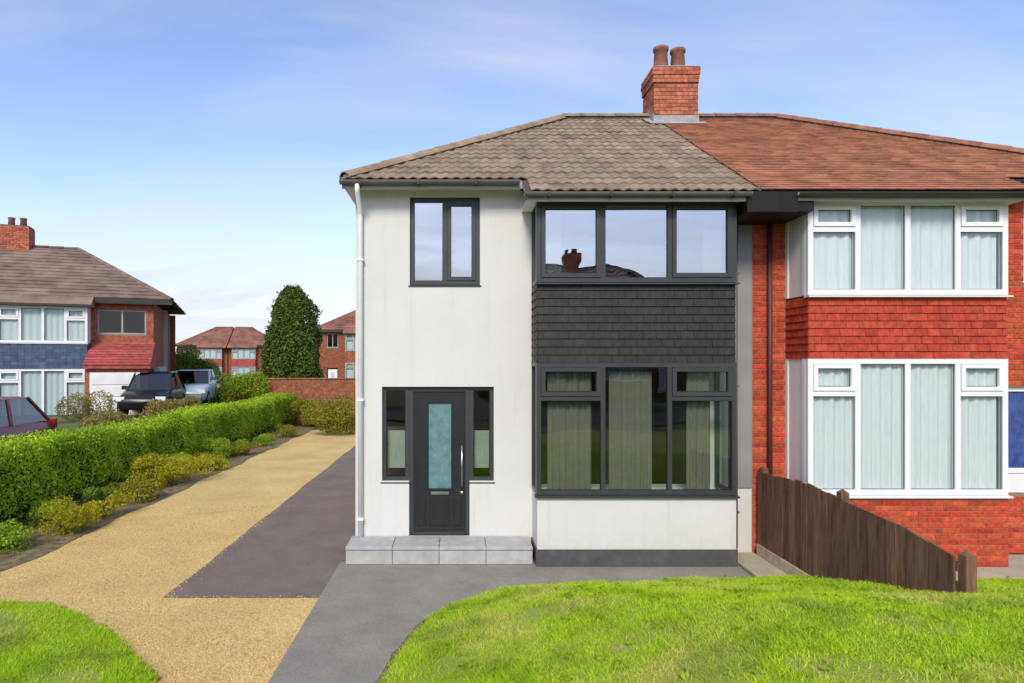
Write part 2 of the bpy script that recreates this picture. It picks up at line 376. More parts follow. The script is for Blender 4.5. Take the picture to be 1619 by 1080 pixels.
# ------------------------------------------------------------------ mesh helpers
class MB:
    def __init__(s): s.v = []; s.f = []
    def add(s, vs, fs):
        o = len(s.v); s.v += [tuple(p) for p in vs]; s.f += [tuple(i + o for i in f) for f in fs]; return s
    def box(s, x0, x1, y0, y1, z0, z1):
        return s.add([(x0, y0, z0), (x1, y0, z0), (x1, y1, z0), (x0, y1, z0), (x0, y0, z1), (x1, y0, z1), (x1, y1, z1), (x0, y1, z1)],
                     [(0, 3, 2, 1), (4, 5, 6, 7), (0, 1, 5, 4), (1, 2, 6, 5), (2, 3, 7, 6), (3, 0, 4, 7)])
    def bbox(s, x0, x1, y0, y1, z0, z1, c=0.006):
        """box with chamfered long front edges: two stacked rings"""
        vs, fs = [], []
        for (yy, i) in ((y1, 0), (y0 + c, 0), (y0, c)):
            vs += [(x0 + i, yy, z0 + i), (x1 - i, yy, z0 + i), (x1 - i, yy, z1 - i), (x0 + i, yy, z1 - i)]
        fs.append((3, 2, 1, 0)[::-1])
        for r in range(2):
            for k in range(4):
                a = r * 4 + k; b2 = r * 4 + (k + 1) % 4
                fs.append((a, b2, b2 + 4, a + 4)[::-1])
        fs.append((8, 9, 10, 11))
        return s.add(vs, fs)
    def prism(s, prof, axis, a0, a1):
        """closed 2-D outline extruded along an axis ('x','y','z')"""
        n = len(prof); vs = []
        for a in (a0, a1):
            for (p, q) in prof:
                vs.append({'x': (a, p, q), 'y': (p, a, q), 'z': (p, q, a)}[axis])
        fs = [tuple(range(n))[::-1], tuple(range(n, 2 * n))]
        for k in range(n): fs.append((k, (k + 1) % n, n + (k + 1) % n, n + k))
        return s.add(vs, fs)
    def tube(s, pts, r, n=8, r1=None):
        pts = [Vector(p) for p in pts]; rings = []
        for i, p in enumerate(pts):
            d = (pts[min(i + 1, len(pts) - 1)] - pts[max(i - 1, 0)]).normalized()
            u = d.orthogonal().normalized() if i == 0 else (u - d * u.dot(d)).normalized()
            w = d.cross(u)
            rr = r if r1 is None else r + (r1 - r) * i / max(1, len(pts) - 1)
            rings.append([p + (u * math.cos(2 * math.pi * k / n) + w * math.sin(2 * math.pi * k / n)) * rr for k in range(n)])
        vs = [q for rg in rings for q in rg]; fs = []
        for i in range(len(rings) - 1):
            for k in range(n):
                a = i * n + k; b = i * n + (k + 1) % n
                fs.append((a, b, b + n, a + n))
        fs.append(tuple(range(n))[::-1]); fs.append(tuple(range(len(vs) - n, len(vs))))
        return s.add(vs, fs)
    def lathe(s, prof, cx, cy, n=16):
        vs, fs = [], []
        for (r, z) in prof:
            vs += [(cx + r * math.cos(2 * math.pi * k / n), cy + r * math.sin(2 * math.pi * k / n), z) for k in range(n)]
        for i in range(len(prof) - 1):
            for k in range(n):
                a = i * n + k; b = i * n + (k + 1) % n
                fs.append((a, b, b + n, a + n))
        fs.append(tuple(range(n))[::-1]); fs.append(tuple(range(len(vs) - n, len(vs))))
        return s.add(vs, fs)
    def mesh(s, name, m):
        me = bpy.data.meshes.new(name)
        me.from_pydata(s.v, [], s.f)
        bm = bmesh.new(); bm.from_mesh(me); bmesh.ops.recalc_face_normals(bm, faces=bm.faces); bm.to_mesh(me); bm.free()
        if m is not None: me.materials.append(m)
        return me
    def build(s, name, m, parent=None, smooth=False):
        me = s.mesh(name, m)
        if smooth: me.polygons.foreach_set("use_smooth", [True] * len(me.polygons))
        return link(name, me, parent)

WORLD_ROOTS = {}
def link(name, me, parent=None, loc=None, rot=None):
    o = bpy.data.objects.new(name, me); C.objects.link(o)
    if parent is not None:
        o.parent = parent
        if parent.name in WORLD_ROOTS:
            o.matrix_parent_inverse = WORLD_ROOTS[parent.name]
    if loc is not None: o.location = loc
    if rot is not None: o.rotation_euler = rot
    return o
def tag(o, label, cat, group=None):
    o['label'] = label; o['category'] = cat
    if group: o['group'] = group
    return o
def thing(name, label, cat, loc=(0, 0, 0), rz=0, group=None, world=False):
    o = bpy.data.objects.new(name, None); C.objects.link(o)
    o.location = loc; o.rotation_euler = (0, 0, rz); o.empty_display_size = 0.3
    tag(o, label, cat, group)
    if world:   # children keep scene coordinates
        WORLD_ROOTS[o.name] = (Matrix.Translation(loc) @ Matrix.Rotation(rz, 4, 'Z')).inverted()
    return o
def struct(o): o['kind'] = 'structure'; return o
def stuff(o): o['kind'] = 'stuff'; return o

def np_mesh(name, V, F, m, smooth=False):
    """V (n,3), F (m,k) arrays"""
    me = bpy.data.meshes.new(name)
    k = F.shape[1]
    me.vertices.add(len(V)); me.vertices.foreach_set("co", np.ascontiguousarray(V, dtype=np.float32).ravel())
    me.loops.add(F.size); me.loops.foreach_set("vertex_index", np.ascontiguousarray(F, dtype=np.int32).ravel())
    me.polygons.add(len(F)); me.polygons.foreach_set("loop_start", np.arange(0, F.size, k, dtype=np.int32))
    me.polygons.foreach_set("loop_total", np.full(len(F), k, dtype=np.int32))
    if smooth: me.polygons.foreach_set("use_smooth", np.ones(len(F), dtype=bool))
    me.update(calc_edges=True); me.validate()
    me.materials.append(m)
    return me

def wall_holes(mb, x0, x1, z0, z1, y0, y1, holes):
    """wall in the x-z plane from y0 (front) to y1 (back) with rectangular holes (hx0,hx1,hz0,hz1)"""
    xs = sorted({x0, x1, *[h[0] for h in holes], *[h[1] for h in holes]}); xs = [x for x in xs if x0 <= x <= x1]
    zs = sorted({z0, z1, *[h[2] for h in holes], *[h[3] for h in holes]}); zs = [z for z in zs if z0 <= z <= z1]
    def solid(i, j):
        if i < 0 or j < 0 or i >= len(xs) - 1 or j >= len(zs) - 1: return False
        cx, cz = (xs[i] + xs[i + 1]) / 2, (zs[j] + zs[j + 1]) / 2
        return not any(h[0] < cx < h[1] and h[2] < cz < h[3] for h in holes)
    for i in range(len(xs) - 1):
        for j in range(len(zs) - 1):
            if not solid(i, j): continue
            a, b, c, d = xs[i], xs[i + 1], zs[j], zs[j + 1]
            mb.add([(a, y0, c), (b, y0, c), (b, y0, d), (a, y0, d)], [(0, 1, 2, 3)])
            mb.add([(a, y1, c), (b, y1, c), (b, y1, d), (a, y1, d)], [(3, 2, 1, 0)])
            if not solid(i - 1, j): mb.add([(a, y0, c), (a, y1, c), (a, y1, d), (a, y0, d)], [(3, 2, 1, 0)])
            if not solid(i + 1, j): mb.add([(b, y0, c), (b, y1, c), (b, y1, d), (b, y0, d)], [(0, 1, 2, 3)])
            if not solid(i, j - 1): mb.add([(a, y0, c), (b, y0, c), (b, y1, c), (a, y1, c)], [(3, 2, 1, 0)])
            if not solid(i, j + 1): mb.add([(a, y0, d), (b, y0, d), (b, y1, d), (a, y1, d)], [(0, 1, 2, 3)])
    return mb

def mb_nofix(mb, name, m, parent):
    me = bpy.data.meshes.new(name); me.from_pydata(mb.v, [], mb.f)
    bm = bmesh.new(); bm.from_mesh(me); bmesh.ops.remove_doubles(bm, verts=bm.verts, dist=1e-5)
    bmesh.ops.recalc_face_normals(bm, faces=bm.faces); bm.to_mesh(me); bm.free()
    me.materials.append(m)
    return link(name, me, parent)

# ------------------------------------------------------------------ terrain
def sstep(t): t = min(1, max(0, t)); return t * t * (3 - 2 * t)
EDGE = [(-0.93, -9.0), (-0.84, -4.6), (-0.73, -3.9), (-0.64, -3.3), (-0.51, -2.77), (-0.36, -2.35), (-0.12, -1.98), (0.25, -1.62),
        (0.62, -1.42), (1.1, -1.36), (2.0, -1.26), (2.9, -1.15), (3.7, -1.10), (4.6, -1.12), (6.0, -1.18), (14.0, -1.25)]
def lawn_edge_y(x):
    for (a, b) in zip(EDGE[:-1], EDGE[1:]):
        if a[0] <= x <= b[0]: return a[1] + (b[1] - a[1]) * (x - a[0]) / (b[0] - a[0])
    return -9.0 if x < 0 else -1.2
def edge_dist(x, y):
    """distance inside the lawn edge, negative outside"""
    d = 1e9
    for (a, b) in zip(EDGE[:-1], EDGE[1:]):
        ax, ay, bx, by = *a, *b
        t = max(0, min(1, ((x - ax) * (bx - ax) + (y - ay) * (by - ay)) / ((bx - ax) ** 2 + (by - ay) ** 2)))
        d = min(d, math.hypot(x - ax - t * (bx - ax), y - ay - t * (by - ay)))
    return d if y < lawn_edge_y(x) else -d
def base_z(x, y):
    z = 0.0
    z = max(z, 0.85 * sstep((-4.2 - y) / 4.5))                     # front gardens rise to the street
    z = max(z, (0.60 + 0.35 * sstep((y - 4) / 7)) * sstep((-8.5 - x) / 1.5) * sstep((60 - y) / 30))   # next plot lies higher
    return z
def lawn_z(x, y):
    e = edge_dist(x, y)
    if e <= 0: return 0.0
    a, b, k = 0.285 * e, 0.92, 0.12
    h = max(0, k - abs(a - b)) / k
    z = min(a, b) - h * h * k * 0.25
    z += 0.018 * math.sin(x * 2.1 + 0.7 * y) * min(1, e) + 0.014 * math.sin(3.3 * y - x) * min(1, e)
    return max(z, base_z(x, y) * 0.9) + 0.03 * min(1, e / 0.08)

# ground sheet to the horizon (finer near the house)
xs = np.concatenate([np.linspace(-900, -40, 9), np.linspace(-34, -12, 8), np.linspace(-11, 12, 47), np.linspace(14, 40, 8), np.linspace(60, 900, 8)])
ys = np.concatenate([np.linspace(-900, -60, 8), np.linspace(-50, -12, 10), np.linspace(-11, 20, 63), np.linspace(22, 80, 12), np.linspace(110, 1500, 8)])
V = np.array([(x, y, base_z(x, y) - 0.03) for y in ys for x in xs])
nx = len(xs)
F = np.array([(j * nx + i, j * nx + i + 1, (j + 1) * nx + i + 1, (j + 1) * nx + i) for j in range(len(ys) - 1) for i in range(nx - 1)])
struct(link("ground", np_mesh("ground", V, F, M['ground'])))

def strip(name, m, y0, y1, fl, fr, off, ny=60, nxs=8, zf=base_z):
    V = []
    for j in range(ny + 1):
        y = y0 + (y1 - y0) * j / ny
        l, r = fl(y), fr(y)
        for i in range(nxs + 1):
            x = l + (r - l) * i / nxs
            V.append((x, y, zf(x, y) + off))
    F = [(j * (nxs + 1) + i, j * (nxs + 1) + i + 1, (j + 1) * (nxs + 1) + i + 1, (j + 1) * (nxs + 1) + i) for j in range(ny) for i in range(nxs)]
    return struct(link(name, np_mesh(name, np.array(V), np.array(F), m)))
wob = lambda y, a, s: a * math.sin(y * 1.7 + s) + 0.6 * a * math.sin(y * 3.9 + 2 * s)
DRV_L = lambda y: -6.0 + wob(y, 0.05, 1.0)
strip("driveway", M['gravel'], -10, 16.5, DRV_L, lambda y: -1.55, 0.0, 80, 10)
strip("side_path", M['tarmac_dark'], -1.70, 12, lambda y: -3.46 + wob(y, 0.012, 2), lambda y: -1.5, 0.006, 30, 4)
strip("flower_bed", M['soil'], -4.6, 17.5, lambda y: -8.6, lambda y: DRV_L(y) + 0.02, 0.010, 60, 8)
# front path: sweeps from the street to the step and along the foot of the bay
V, F = [], []
pts = []
for (ex, ey) in EDGE[:13]: pts.append((ex + 0.03, ey - 0.03))
outer = [(-1.64, y) for y in np.linspace(-9, -0.35, 9)] + [(x, -0.3) for x in np.linspace(-0.6, 3.78, 4)]
n = 60
def resample(poly, n):
    P = np.array(poly); d = np.r_[0, np.cumsum(np.hypot(*np.diff(P, axis=0).T))]; t = np.linspace(0, d[-1], n)
    return np.c_[np.interp(t, d, P[:, 0]), np.interp(t, d, P[:, 1])]
A_, B_ = resample(outer, n), resample(pts, n)
for a, b in zip(A_, B_):
    for k in range(6):
        p = a + (b - a) * k / 5; V.append((p[0], p[1], base_z(p[0], p[1]) + 0.010))
F = [(j * 6 + i, j * 6 + i + 1, (j + 1) * 6 + i + 1, (j + 1) * 6 + i) for j in range(n - 1) for i in range(5)]
struct(link("front_path", np_mesh("front_path", np.array(V), np.array(F), M['tarmac_grey'])))
# path in front of the neighbouring bay
strip("neighbour_path", M['concrete'], -1.3, -0.05, lambda y: 4.3, lambda y: 14.0, 0.004, 4, 10)

# lawns
def lawn(name, X0, X1, Y0, Y1, inside, zf, step=0.12):
    xs = np.arange(X0, X1 + step, step); ys = np.arange(Y0, Y1 + step, step)
    idx, V, F = {}, [], []
    for j, y in enumerate(ys):
        for i, x in enumerate(xs):
            if inside(x, y) > -step: idx[(i, j)] = len(V); V.append((x, y, zf(x, y)))
    for j in range(len(ys) - 1):
        for i in range(len(xs) - 1):
            q = [(i, j), (i + 1, j), (i + 1, j + 1), (i, j + 1)]
            if all(k in idx for k in q): F.append([idx[k] for k in q])
    return struct(link(name, np_mesh(name, np.array(V), np.array(F), M['lawn_base'], True)))
lawn("lawn", -1.2, 10.5, -8.6, -0.9, lambda x, y: edge_dist(x, y) - 0.1, lambda x, y: lawn_z(x, y))
def l2(x, y):
    ex = -2.62 - 0.95 * max(0, (y + 3.62)) ** 1.0 - 0.35 * max(0, y + 3.0) ** 2 if y > -3.7 else -2.58 - 0.02 * (y + 3.7)
    return min(ex - x, -1.95 - y + 0.05 * math.sin(x * 2))
def l2z(x, y): return base_z(x, y) + 0.03 + 0.06 * min(1, max(0, l2(x, y)) / 0.5)
lawn("front_verge", -8.6, -2.3, -8.6, -1.9, l2, l2z)

def grass(name, n, X0, X1, Y0, Y1, inside, zf, hmin=0.022, hmax=0.05, near=1.0):
    P = []
    while len(P) < n:
        x = rng.uniform(X0, X1); y = rng.uniform(Y0, Y1)
        d = y + 9
        if d < 0.8 or rng.random() > min(1, (4.2 / d) ** near): continue
        px = 727 + 990 * x / d
        if px < -60 or px > 1690: continue
        q = inside(x, y)
        if q < -0.01 + rng.normal(0, 0.022): continue
        if math.sin(x * 3.1 + 1.3 * math.sin(y * 2.3)) * math.sin(y * 3.7 + x) > 0.72 and rng.random() < 0.75: continue
        P.append((x, y, zf(x, y) - 0.004))
    P = np.array(P); n = len(P)
    a = rng.uniform(0, 2 * np.pi, n); h = rng.uniform(hmin, hmax, n) * (0.75 + 0.5 * (np.sin(P[:, 0] * 5.1) * np.sin(P[:, 1] * 4.3 + 1) > 0.2))
    w = rng.uniform(0.0022, 0.0048, n); lean = rng.uniform(0.3, 1.3, n) * h
    b = rng.uniform(0, 2 * np.pi, n)
    dx, dy = np.cos(a) * w, np.sin(a) * w
    lx, ly = np.cos(b) * lean, np.sin(b) * lean
    v0 = P - np.c_[dx, dy, 0 * h]; v1 = P + np.c_[dx, dy, 0 * h]
    m0 = P + np.c_[-dx * .7 + lx * .35, -dy * .7 + ly * .35, h * .6]; m1 = P + np.c_[dx * .7 + lx * .35, dy * .7 + ly * .35, h * .6]
    tip = P + np.c_[lx, ly, h]
    V = np.stack([v0, v1, m1, m0, tip], 1).reshape(-1, 3)
    i = np.arange(n)[:, None] * 5
    F = np.concatenate([i + np.array([[0, 1, 2]]), i + np.array([[0, 2, 3]]), i + np.array([[3, 2, 4]])])
    return stuff(link(name, np_mesh(name, V, F, M['grass'])))
g1 = grass("grass", 210000, -1.1, 8.6, -6.8, -0.95, edge_dist, lawn_z)
tag(g1, "bright green grass on the sloping front lawn before the bay window", "grass")
g2 = grass("grass", 30000, -7.5, -2.4, -4.6, -1.9, l2, l2z)
tag(g2, "bright green grass patch at the corner of the gravel driveway", "grass")

V, F = [], []
ed = resample(EDGE[:13], 90)
for i, (ex, ey) in enumerate(ed):
    a = ed[min(i + 1, 89)] - ed[max(i - 1, 0)]; nrm_ = np.array([-a[1], a[0]]) / max(1e-6, np.hypot(*a)); wv = .028 + .02 * math.sin(i * 1.9) * math.sin(i * .7)
    z_ = base_z(ex, ey)
    V += [(ex + nrm_[0] * wv, ey + nrm_[1] * wv, z_ + .014), (ex - nrm_[0] * .09, ey - nrm_[1] * .09, z_ + .035)]
F = [(2 * i, 2 * i + 1, 2 * i + 3, 2 * i + 2) for i in range(89)]
struct(link("soil_edge", np_mesh("soil_edge", np.array(V), np.array(F), M['soil'])))
def weeds(nw):
    P, Nn = [], []
    while len(P) < nw * 9:
        x, y = rng.uniform(-.7, 7.5), rng.uniform(-5.6, -1.4)
        if edge_dist(x, y) < .1: continue
        z_ = lawn_z(x, y)
        for k in range(9):
            a = k * .7 + rng.uniform(-.2, .2); r_ = rng.uniform(.02, .05)
            P.append((x + r_ * math.cos(a), y + r_ * math.sin(a), z_ + rng.uniform(.02, .045))); Nn.append((math.cos(a) * .4, math.sin(a) * .4, 1))
    return leaves_on(np.array(P), np.array(Nn), .045, M['bush_green'], "weeds", None, asp=.5, flat=1.6)
# gravel stones lying on the driveway
def stones(n):
    y = rng.uniform(-5.0, 3.0, n); x = rng.uniform(-6.25, -1.62, n)
    keep = (~((x > -3.44 + rng.exponential(.035, n)) & (y > -1.70 + rng.exponential(.03, n)))) & (rng.random(n) < np.minimum(1, (5.0 / (y + 9)) ** 1.2))
    x, y = x[keep], y[keep]
    in2 = np.array([l2(a, b) < 0.0 for a, b in zip(x, y)]); x, y = x[in2], y[in2]
    n = len(x); z = np.array([base_z(a, b) for a, b in zip(x, y)])
    s = rng.uniform(0.005, 0.012, n)
    oct_ = np.array([(1, 0, 0), (0, 1, 0), (-1, 0, 0), (0, -1, 0), (0, 0, 0.7), (0, 0, -0.7)])
    V = np.repeat(oct_[None], n, 0) * rng.uniform(0.6, 1.3, (n, 6, 1)) * s[:, None, None]
    a = rng.uniform(0, 6.28, n); ca, sa = np.cos(a)[:, None], np.sin(a)[:, None]
    X = V[:, :, 0] * ca - V[:, :, 1] * sa; Y = V[:, :, 0] * sa + V[:, :, 1] * ca
    V = np.stack([X + x[:, None], Y + y[:, None], V[:, :, 2] + (z + s * 0.3 + np.where((x > -3.46) & (y > -1.70), .006, 0))[:, None]], 2).reshape(-1, 3)
    f = np.array([(0, 1, 4), (1, 2, 4), (2, 3, 4), (3, 0, 4), (1, 0, 5), (2, 1, 5), (3, 2, 5), (0, 3, 5)])
    F = (np.arange(n)[:, None, None] * 6 + f[None]).reshape(-1, 3)
    return stuff(link("gravel", np_mesh("gravel", V, F, M['stone'])))
tag(stones(90000), "loose golden gravel stones spread over the driveway", "gravel")

# ------------------------------------------------------------------ windows
def win(parent, x0, x1, z0, z1, y, lights, fm, gm, fw=0.055, openers=(), sash=0.05, transom=None, name="window", sill=True, sillmat=None, yd=0.07):
    """framed window in the x-z plane, front at y; lights: list of x positions of mullions"""
    mb = MB()
    ml = [x0] + list(lights) + [x1]
    mb.box(x0, x0 + fw, y, y + yd, z0, z1); mb.box(x1 - fw, x1, y, y + yd, z0, z1)
    mb.box(x0 + fw, x1 - fw, y + 0.001, y + yd, z0, z0 + fw); mb.box(x0 + fw, x1 - fw, y + 0.001, y + yd, z1 - fw, z1)
    for m_ in lights: mb.box(m_ - fw / 2, m_ + fw / 2, y + 0.002, y + yd - 0.002, z0 + fw, z1 - fw)
    w = mb.build(name, fm, parent)
    for i in range(len(ml) - 1):
        a = ml[i] + (fw if i == 0 else fw / 2); b = ml[i + 1] - (fw if i == len(ml) - 2 else fw / 2)
        c, d = z0 + fw, z1 - fw
        cells = [(c, d, i in openers)]
        if transom is not None and i in openers:
            t = d - transom
            tb = MB().box(a, b, y + 0.003, y + yd - 0.003, t - fw / 2, t + fw / 2); tb.build("transom", fm, w)
            cells = [(c, t - fw / 2, False), (t + fw / 2, d, True)]
        for (c0, d0, op) in cells:
            aa, bb = a, b
            if op:
                g = 0.004; sb = MB(); yy = y - 0.014
                A, Bx, Cz, D = aa + g, bb - g, c0 + g, d0 - g
                sb.box(A, A + sash, yy, y + yd - 0.01, Cz, D); sb.box(Bx - sash, Bx, yy, y + yd - 0.01, Cz, D)
                sb.box(A + sash, Bx - sash, yy + 0.001, y + yd - 0.01, Cz, Cz + sash); sb.box(A + sash, Bx - sash, yy + 0.001, y + yd - 0.01, D - sash, D)
                sb.build("sash", fm, w)
                aa, bb, c0, d0 = A + sash, Bx - sash, Cz + sash, D - sash
            gy = y + 0.03
            MB().box(aa - 0.004, bb + 0.004, gy, gy + 0.006, c0 - 0.004, d0 + 0.004).build("pane", gm, w)
            # thin dark gasket round the glass
            gk = MB(); t = 0.008
            for q in ((aa, aa + t, c0, d0), (bb - t, bb, c0, d0), (aa + t, bb - t, c0, c0 + t), (aa + t, bb - t, d0 - t, d0)):
                gk.box(q[0], q[1], gy - 0.006, gy - 0.001, q[2], q[3])
            gk.build("gasket", M['black_trim'], w)
    if sill:
        MB().prism([(y + yd, z0 - 0.035), (y - 0.06, z0 - 0.035), (y - 0.06, z0 - 0.015), (y + yd, z0 - 0.001)], 'x', x0 - 0.02, x1 + 0.02).build("sill", sillmat or fm, w)
    return w

def pleat_curtain(parent, x0, x1, z0, z1, y, m, amp=0.02, wl=0.09, name="curtain"):
    n = int((x1 - x0) / wl * 8) + 2
    V, F = [], []
    for j, z in enumerate((z0, (z0 + z1) / 2, z1)):
        for i in range(n):
            x = x0 + (x1 - x0) * i / (n - 1)
            ph = x / wl * 2 * math.pi
            V.append((x, y + amp * math.sin(ph + 0.6 * math.sin(x * 7)) * (1.0 - 0.25 * j) + 0.006 * math.sin(x * 31), z))
    for j in range(2):
        for i in range(n - 1): F.append((j * n + i, j * n + i + 1, (j + 1) * n + i + 1, (j + 1) * n + i))
    return link(name, np_mesh(name, np.array(V), np.array(F), m, True), parent)

# ------------------------------------------------------------------ roof geometry shared by the pair
TAN = 0.6; ANG = math.atan(TAN); CA, SA = math.cos(ANG), math.sin(ANG)
EY, EZ = -0.30, 5.32            # main eave line
RY = 3.55; RZ = EZ + (RY - EY) * TAN
PARTY = 4.2; RP = 3.93; HX0 = -1.64; HR = 2.05            # eave end and ridge end of the left hip
BX0, BX1, BY = 1.03, 3.72, -0.60            # bay
mirx = lambda x: 2 * PARTY - x

def deck(mb, mir):
    f = mirx if mir else (lambda x: x)
    d = 0.03; rp = mirx(RP) if mir else RP
    P = lambda x, y, z: (f(x), y, z - d)
    e2y, e2z = -0.80, EZ - 0.5 * TAN
    back = 2 * RY - EY
    vs = [P(HX0, EY, EZ), P(0.88, EY, EZ), P(0.88, e2y, e2z), P(rp, e2y, e2z), P(rp, RY, RZ), P(HR, RY, RZ), P(HX0, back, EZ), P(rp, back, EZ)]
    mb.add(vs, [(0, 1, 2, 3, 4, 5), (0, 5, 6), (5, 4, 7, 6)])
    return mb

# ================================================================== HOUSE A (white)
HA = thing("white_house", "white rendered semi-detached house with dark grey bay windows and black front door", "house", (0, 0, 0), world=True)
WX0 = -1.5
holes = [(-1.12, 0.49, 1.04, 2.40), (-0.73, 0.14, 0.24, 1.04), (-0.72, 0.29, 3.84, 5.13), (1.16, 3.60, 0.95, 4.93)]
mb = wall_holes(MB(), WX0, PARTY - 0.002, 0.0, 5.22, 0.0, 0.26, holes)
wallA = mb_nofix(mb, "wall", M['render'], HA)
mb = MB(); mb.box(WX0, WX0 + 0.26, 0.26, 7.1, 0, 5.22); mb.box(WX0 + 0.26, PARTY - 0.15, 6.84, 7.1, 0, 5.22)
mb.build("side_wall", M['render'], HA)
mb = MB()
mb.box(WX0 + 0.27, PARTY - 0.16, 0.262, 4.2, 0.02, 0.20)
mb.box(WX0 + 0.27, PARTY - 0.16, 0.262, 4.2, 2.62, 2.86)
mb.build("interior_floor", M['floorboards'], HA)
mb = MB(); mb.box(WX0 + 0.27, PARTY - 0.16, 4.2, 4.3, 0.2, 5.2); mb.box(0.72, 0.82, 0.27, 4.2, 0.2, 2.61); mb.box(0.72, 0.82, 0.27, 4.2, 2.87, 5.15)
mb.box(WX0 + 0.27, PARTY - 0.16, 0.262, 4.2, 5.16, 5.21); mb.box(PARTY - 0.155, PARTY - 0.003, 0.262, 6.84, 0.02, 5.15)
mb.build("interior_wall", M['interior'], HA)

# bay: low rendered wall, plinth, spandrel, roof soffit
mb = MB()
mb.box(BX0 + 0.01, BX1 - 0.01, BY, BY + 0.2, 0.24, 0.935)
mb.box(BX0 + 0.01, BX0 + 0.2, BY + 0.2, -0.001, 0.24, 0.935); mb.box(BX1 - 0.2, BX1 - 0.01, BY + 0.2, -0.001, 0.24, 0.935)
bayw = mb.build("bay_wall", M['render'], HA)
mb = MB(); mb.box(BX0 - 0.006, BX1 + 0.006, BY - 0.016, -0.002, 0.0, 0.24); mb.build("plinth", M['plinth'], HA)
mb = MB(); mb.box(BX0 + 0.02, BX1 - 0.02, BY + 0.03, -0.002, 2.745, 3.83); span = mb.build("spandrel", M['anthracite'], HA)
mb = MB(); mb.box(BX0 + 0.2, BX1 - 0.2, BY + 0.2, 0.26, 0.2, 0.23); mb.build("bay_floor", M['floorboards'], HA)

# hung tiles: tapered plain tile, tail proud
def tile_mesh(w, h, m, name, t=0.013):
    mb = MB(); g = 0.0025
    mb.add([(g, -0.022, 0), (w - g, -0.022, 0), (w - g, -0.022 + t, 0), (g, -0.022 + t, 0),
            (g, -0.003 - t * .0, h), (w - g, -0.003, h), (w - g, 0.004, h), (g, 0.004, h)],
           [(0, 3, 2, 1), (4, 5, 6, 7), (0, 1, 5, 4), (1, 2, 6, 5), (2, 3, 7, 6), (3, 0, 4, 7)])
    return mb.mesh(name, m)
TCACHE = {}
def hang(parent, x0, x1, z0, z1, y, m, tw=0.168, gauge=0.108, rot=0.0, flip=False, origin=None):
    """courses of hung tiles on a vertical face; rot = pi/2 turns it onto a side face (origin = its near corner)"""
    rows = int(round((z1 - z0) / gauge)); g = (z1 - z0) / rows
    for r in range(rows):
        x = x0 - (tw / 2 if r % 2 else 0)
        while x < x1 - 0.012:
            a, b = max(x, x0), min(x + tw, x1)
            if b - a > 0.012:
                key = (round(b - a, 3), round(g, 4), m.name)
                if key not in TCACHE: TCACHE[key] = tile_mesh(b - a, g + 0.02, m, "hung_tile")
                jit = (random.uniform(-0.006, 0.006), random.uniform(-0.004, 0.004), random.uniform(-0.006, 0.006))
                if rot == 0.0: loc = (a, y + random.uniform(-0.002, 0.002), z0 + r * g)
                else: loc = (y + random.uniform(-0.002, 0.002), a, z0 + r * g)
                o = link("hung_tile", TCACHE[key], parent, loc, (jit[0], jit[1], rot + jit[2]))
            x += tw
hang(span, BX0 + 0.012, BX1 - 0.012, 2.745, 3.83, BY + 0.028, M['anthracite_tile'])
# left side face: local x must run from back to front, so use rot = -pi/2
def hang_left(parent, xface, y0, y1, z0, z1, m, tw=0.168, gauge=0.108):
    rows = int(round((z1 - z0) / gauge)); g = (z1 - z0) / rows
    for r in range(rows):
        s = -(tw / 2 if r % 2 else 0)
        while s < (y1 - y0) - 0.012:
            a, b = max(s, 0), min(s + tw, y1 - y0)
            if b - a > 0.012:
                key = (round(b - a, 3), round(g, 4), m.name)
                if key not in TCACHE: TCACHE[key] = tile_mesh(b - a, g + 0.02, m, "hung_tile")
                link("hung_tile", TCACHE[key], parent, (xface, y1 - a, z0 + r * g), (random.uniform(-.006, .006), 0, -math.pi / 2))
            s += tw
hang_left(span, BX0 + 0.018, BY + 0.01, -0.004, 2.745, 3.83, M['anthracite_tile'])

third = (BX1 - BX0) / 3
mull = [BX0 + third, BX0 + 2 * third]
bw1 = win(HA, BX0, BX1, 0.97, 2.745, BY + 0.01, mull, M['anthracite'], M['glass'], 0.06, (0, 2), 0.055, transom=0.42, name="bay_window")
bw2 = win(HA, BX0, BX1, 3.83, 4.93, BY + 0.01, mull, M['anthracite'], M['glass_up'], 0.06, (0, 2), 0.055, name="bay_window")
def side_win(parent, x, y0, y1, z0, z1, fm, gm, name, fw=0.05):
    mb = MB()
    mb.box(x, x + 0.06, y0, y0 + fw, z0, z1); mb.box(x, x + 0.06, y1 - fw, y1, z0, z1)
    mb.box(x + .001, x + 0.06, y0 + fw, y1 - fw, z0, z0 + fw); mb.box(x + .001, x + 0.06, y0 + fw, y1 - fw, z1 - fw, z1)
    w = mb.build(name, fm, parent)
    MB().box(x + 0.025, x + 0.031, y0 + fw - .004, y1 - fw + .004, z0 + fw - .004, z1 - fw + .004).build("pane", gm, w)
    return w
for (z0, z1, g) in ((0.97, 2.745, M['glass']), (3.83, 4.93, M['glass_up'])):
    side_win(HA, BX0 + 0.001, BY + 0.082, -0.003, z0, z1, M['anthracite'], g, "side_window")
    side_win(HA, BX1 - 0.061, BY + 0.082, -0.003, z0, z1, M['anthracite'], g, "side_window")
# things seen dimly inside
for (xa, xb) in ((1.20, 1.80), (2.04, 2.62), (3.10, 3.42)): pleat_curtain(bw1, xa, xb, 0.99, 2.62, -0.44, M['sheer'], 0.018, 0.085)
c = pleat_curtain(bw2, 1.12, 1.40, 3.85, 4.9, -0.36, M['curtain'], 0.022, 0.1)
c = pleat_curtain(bw2, 3.36, 3.62, 3.85, 4.9, -0.36, M['curtain'], 0.022, 0.1)

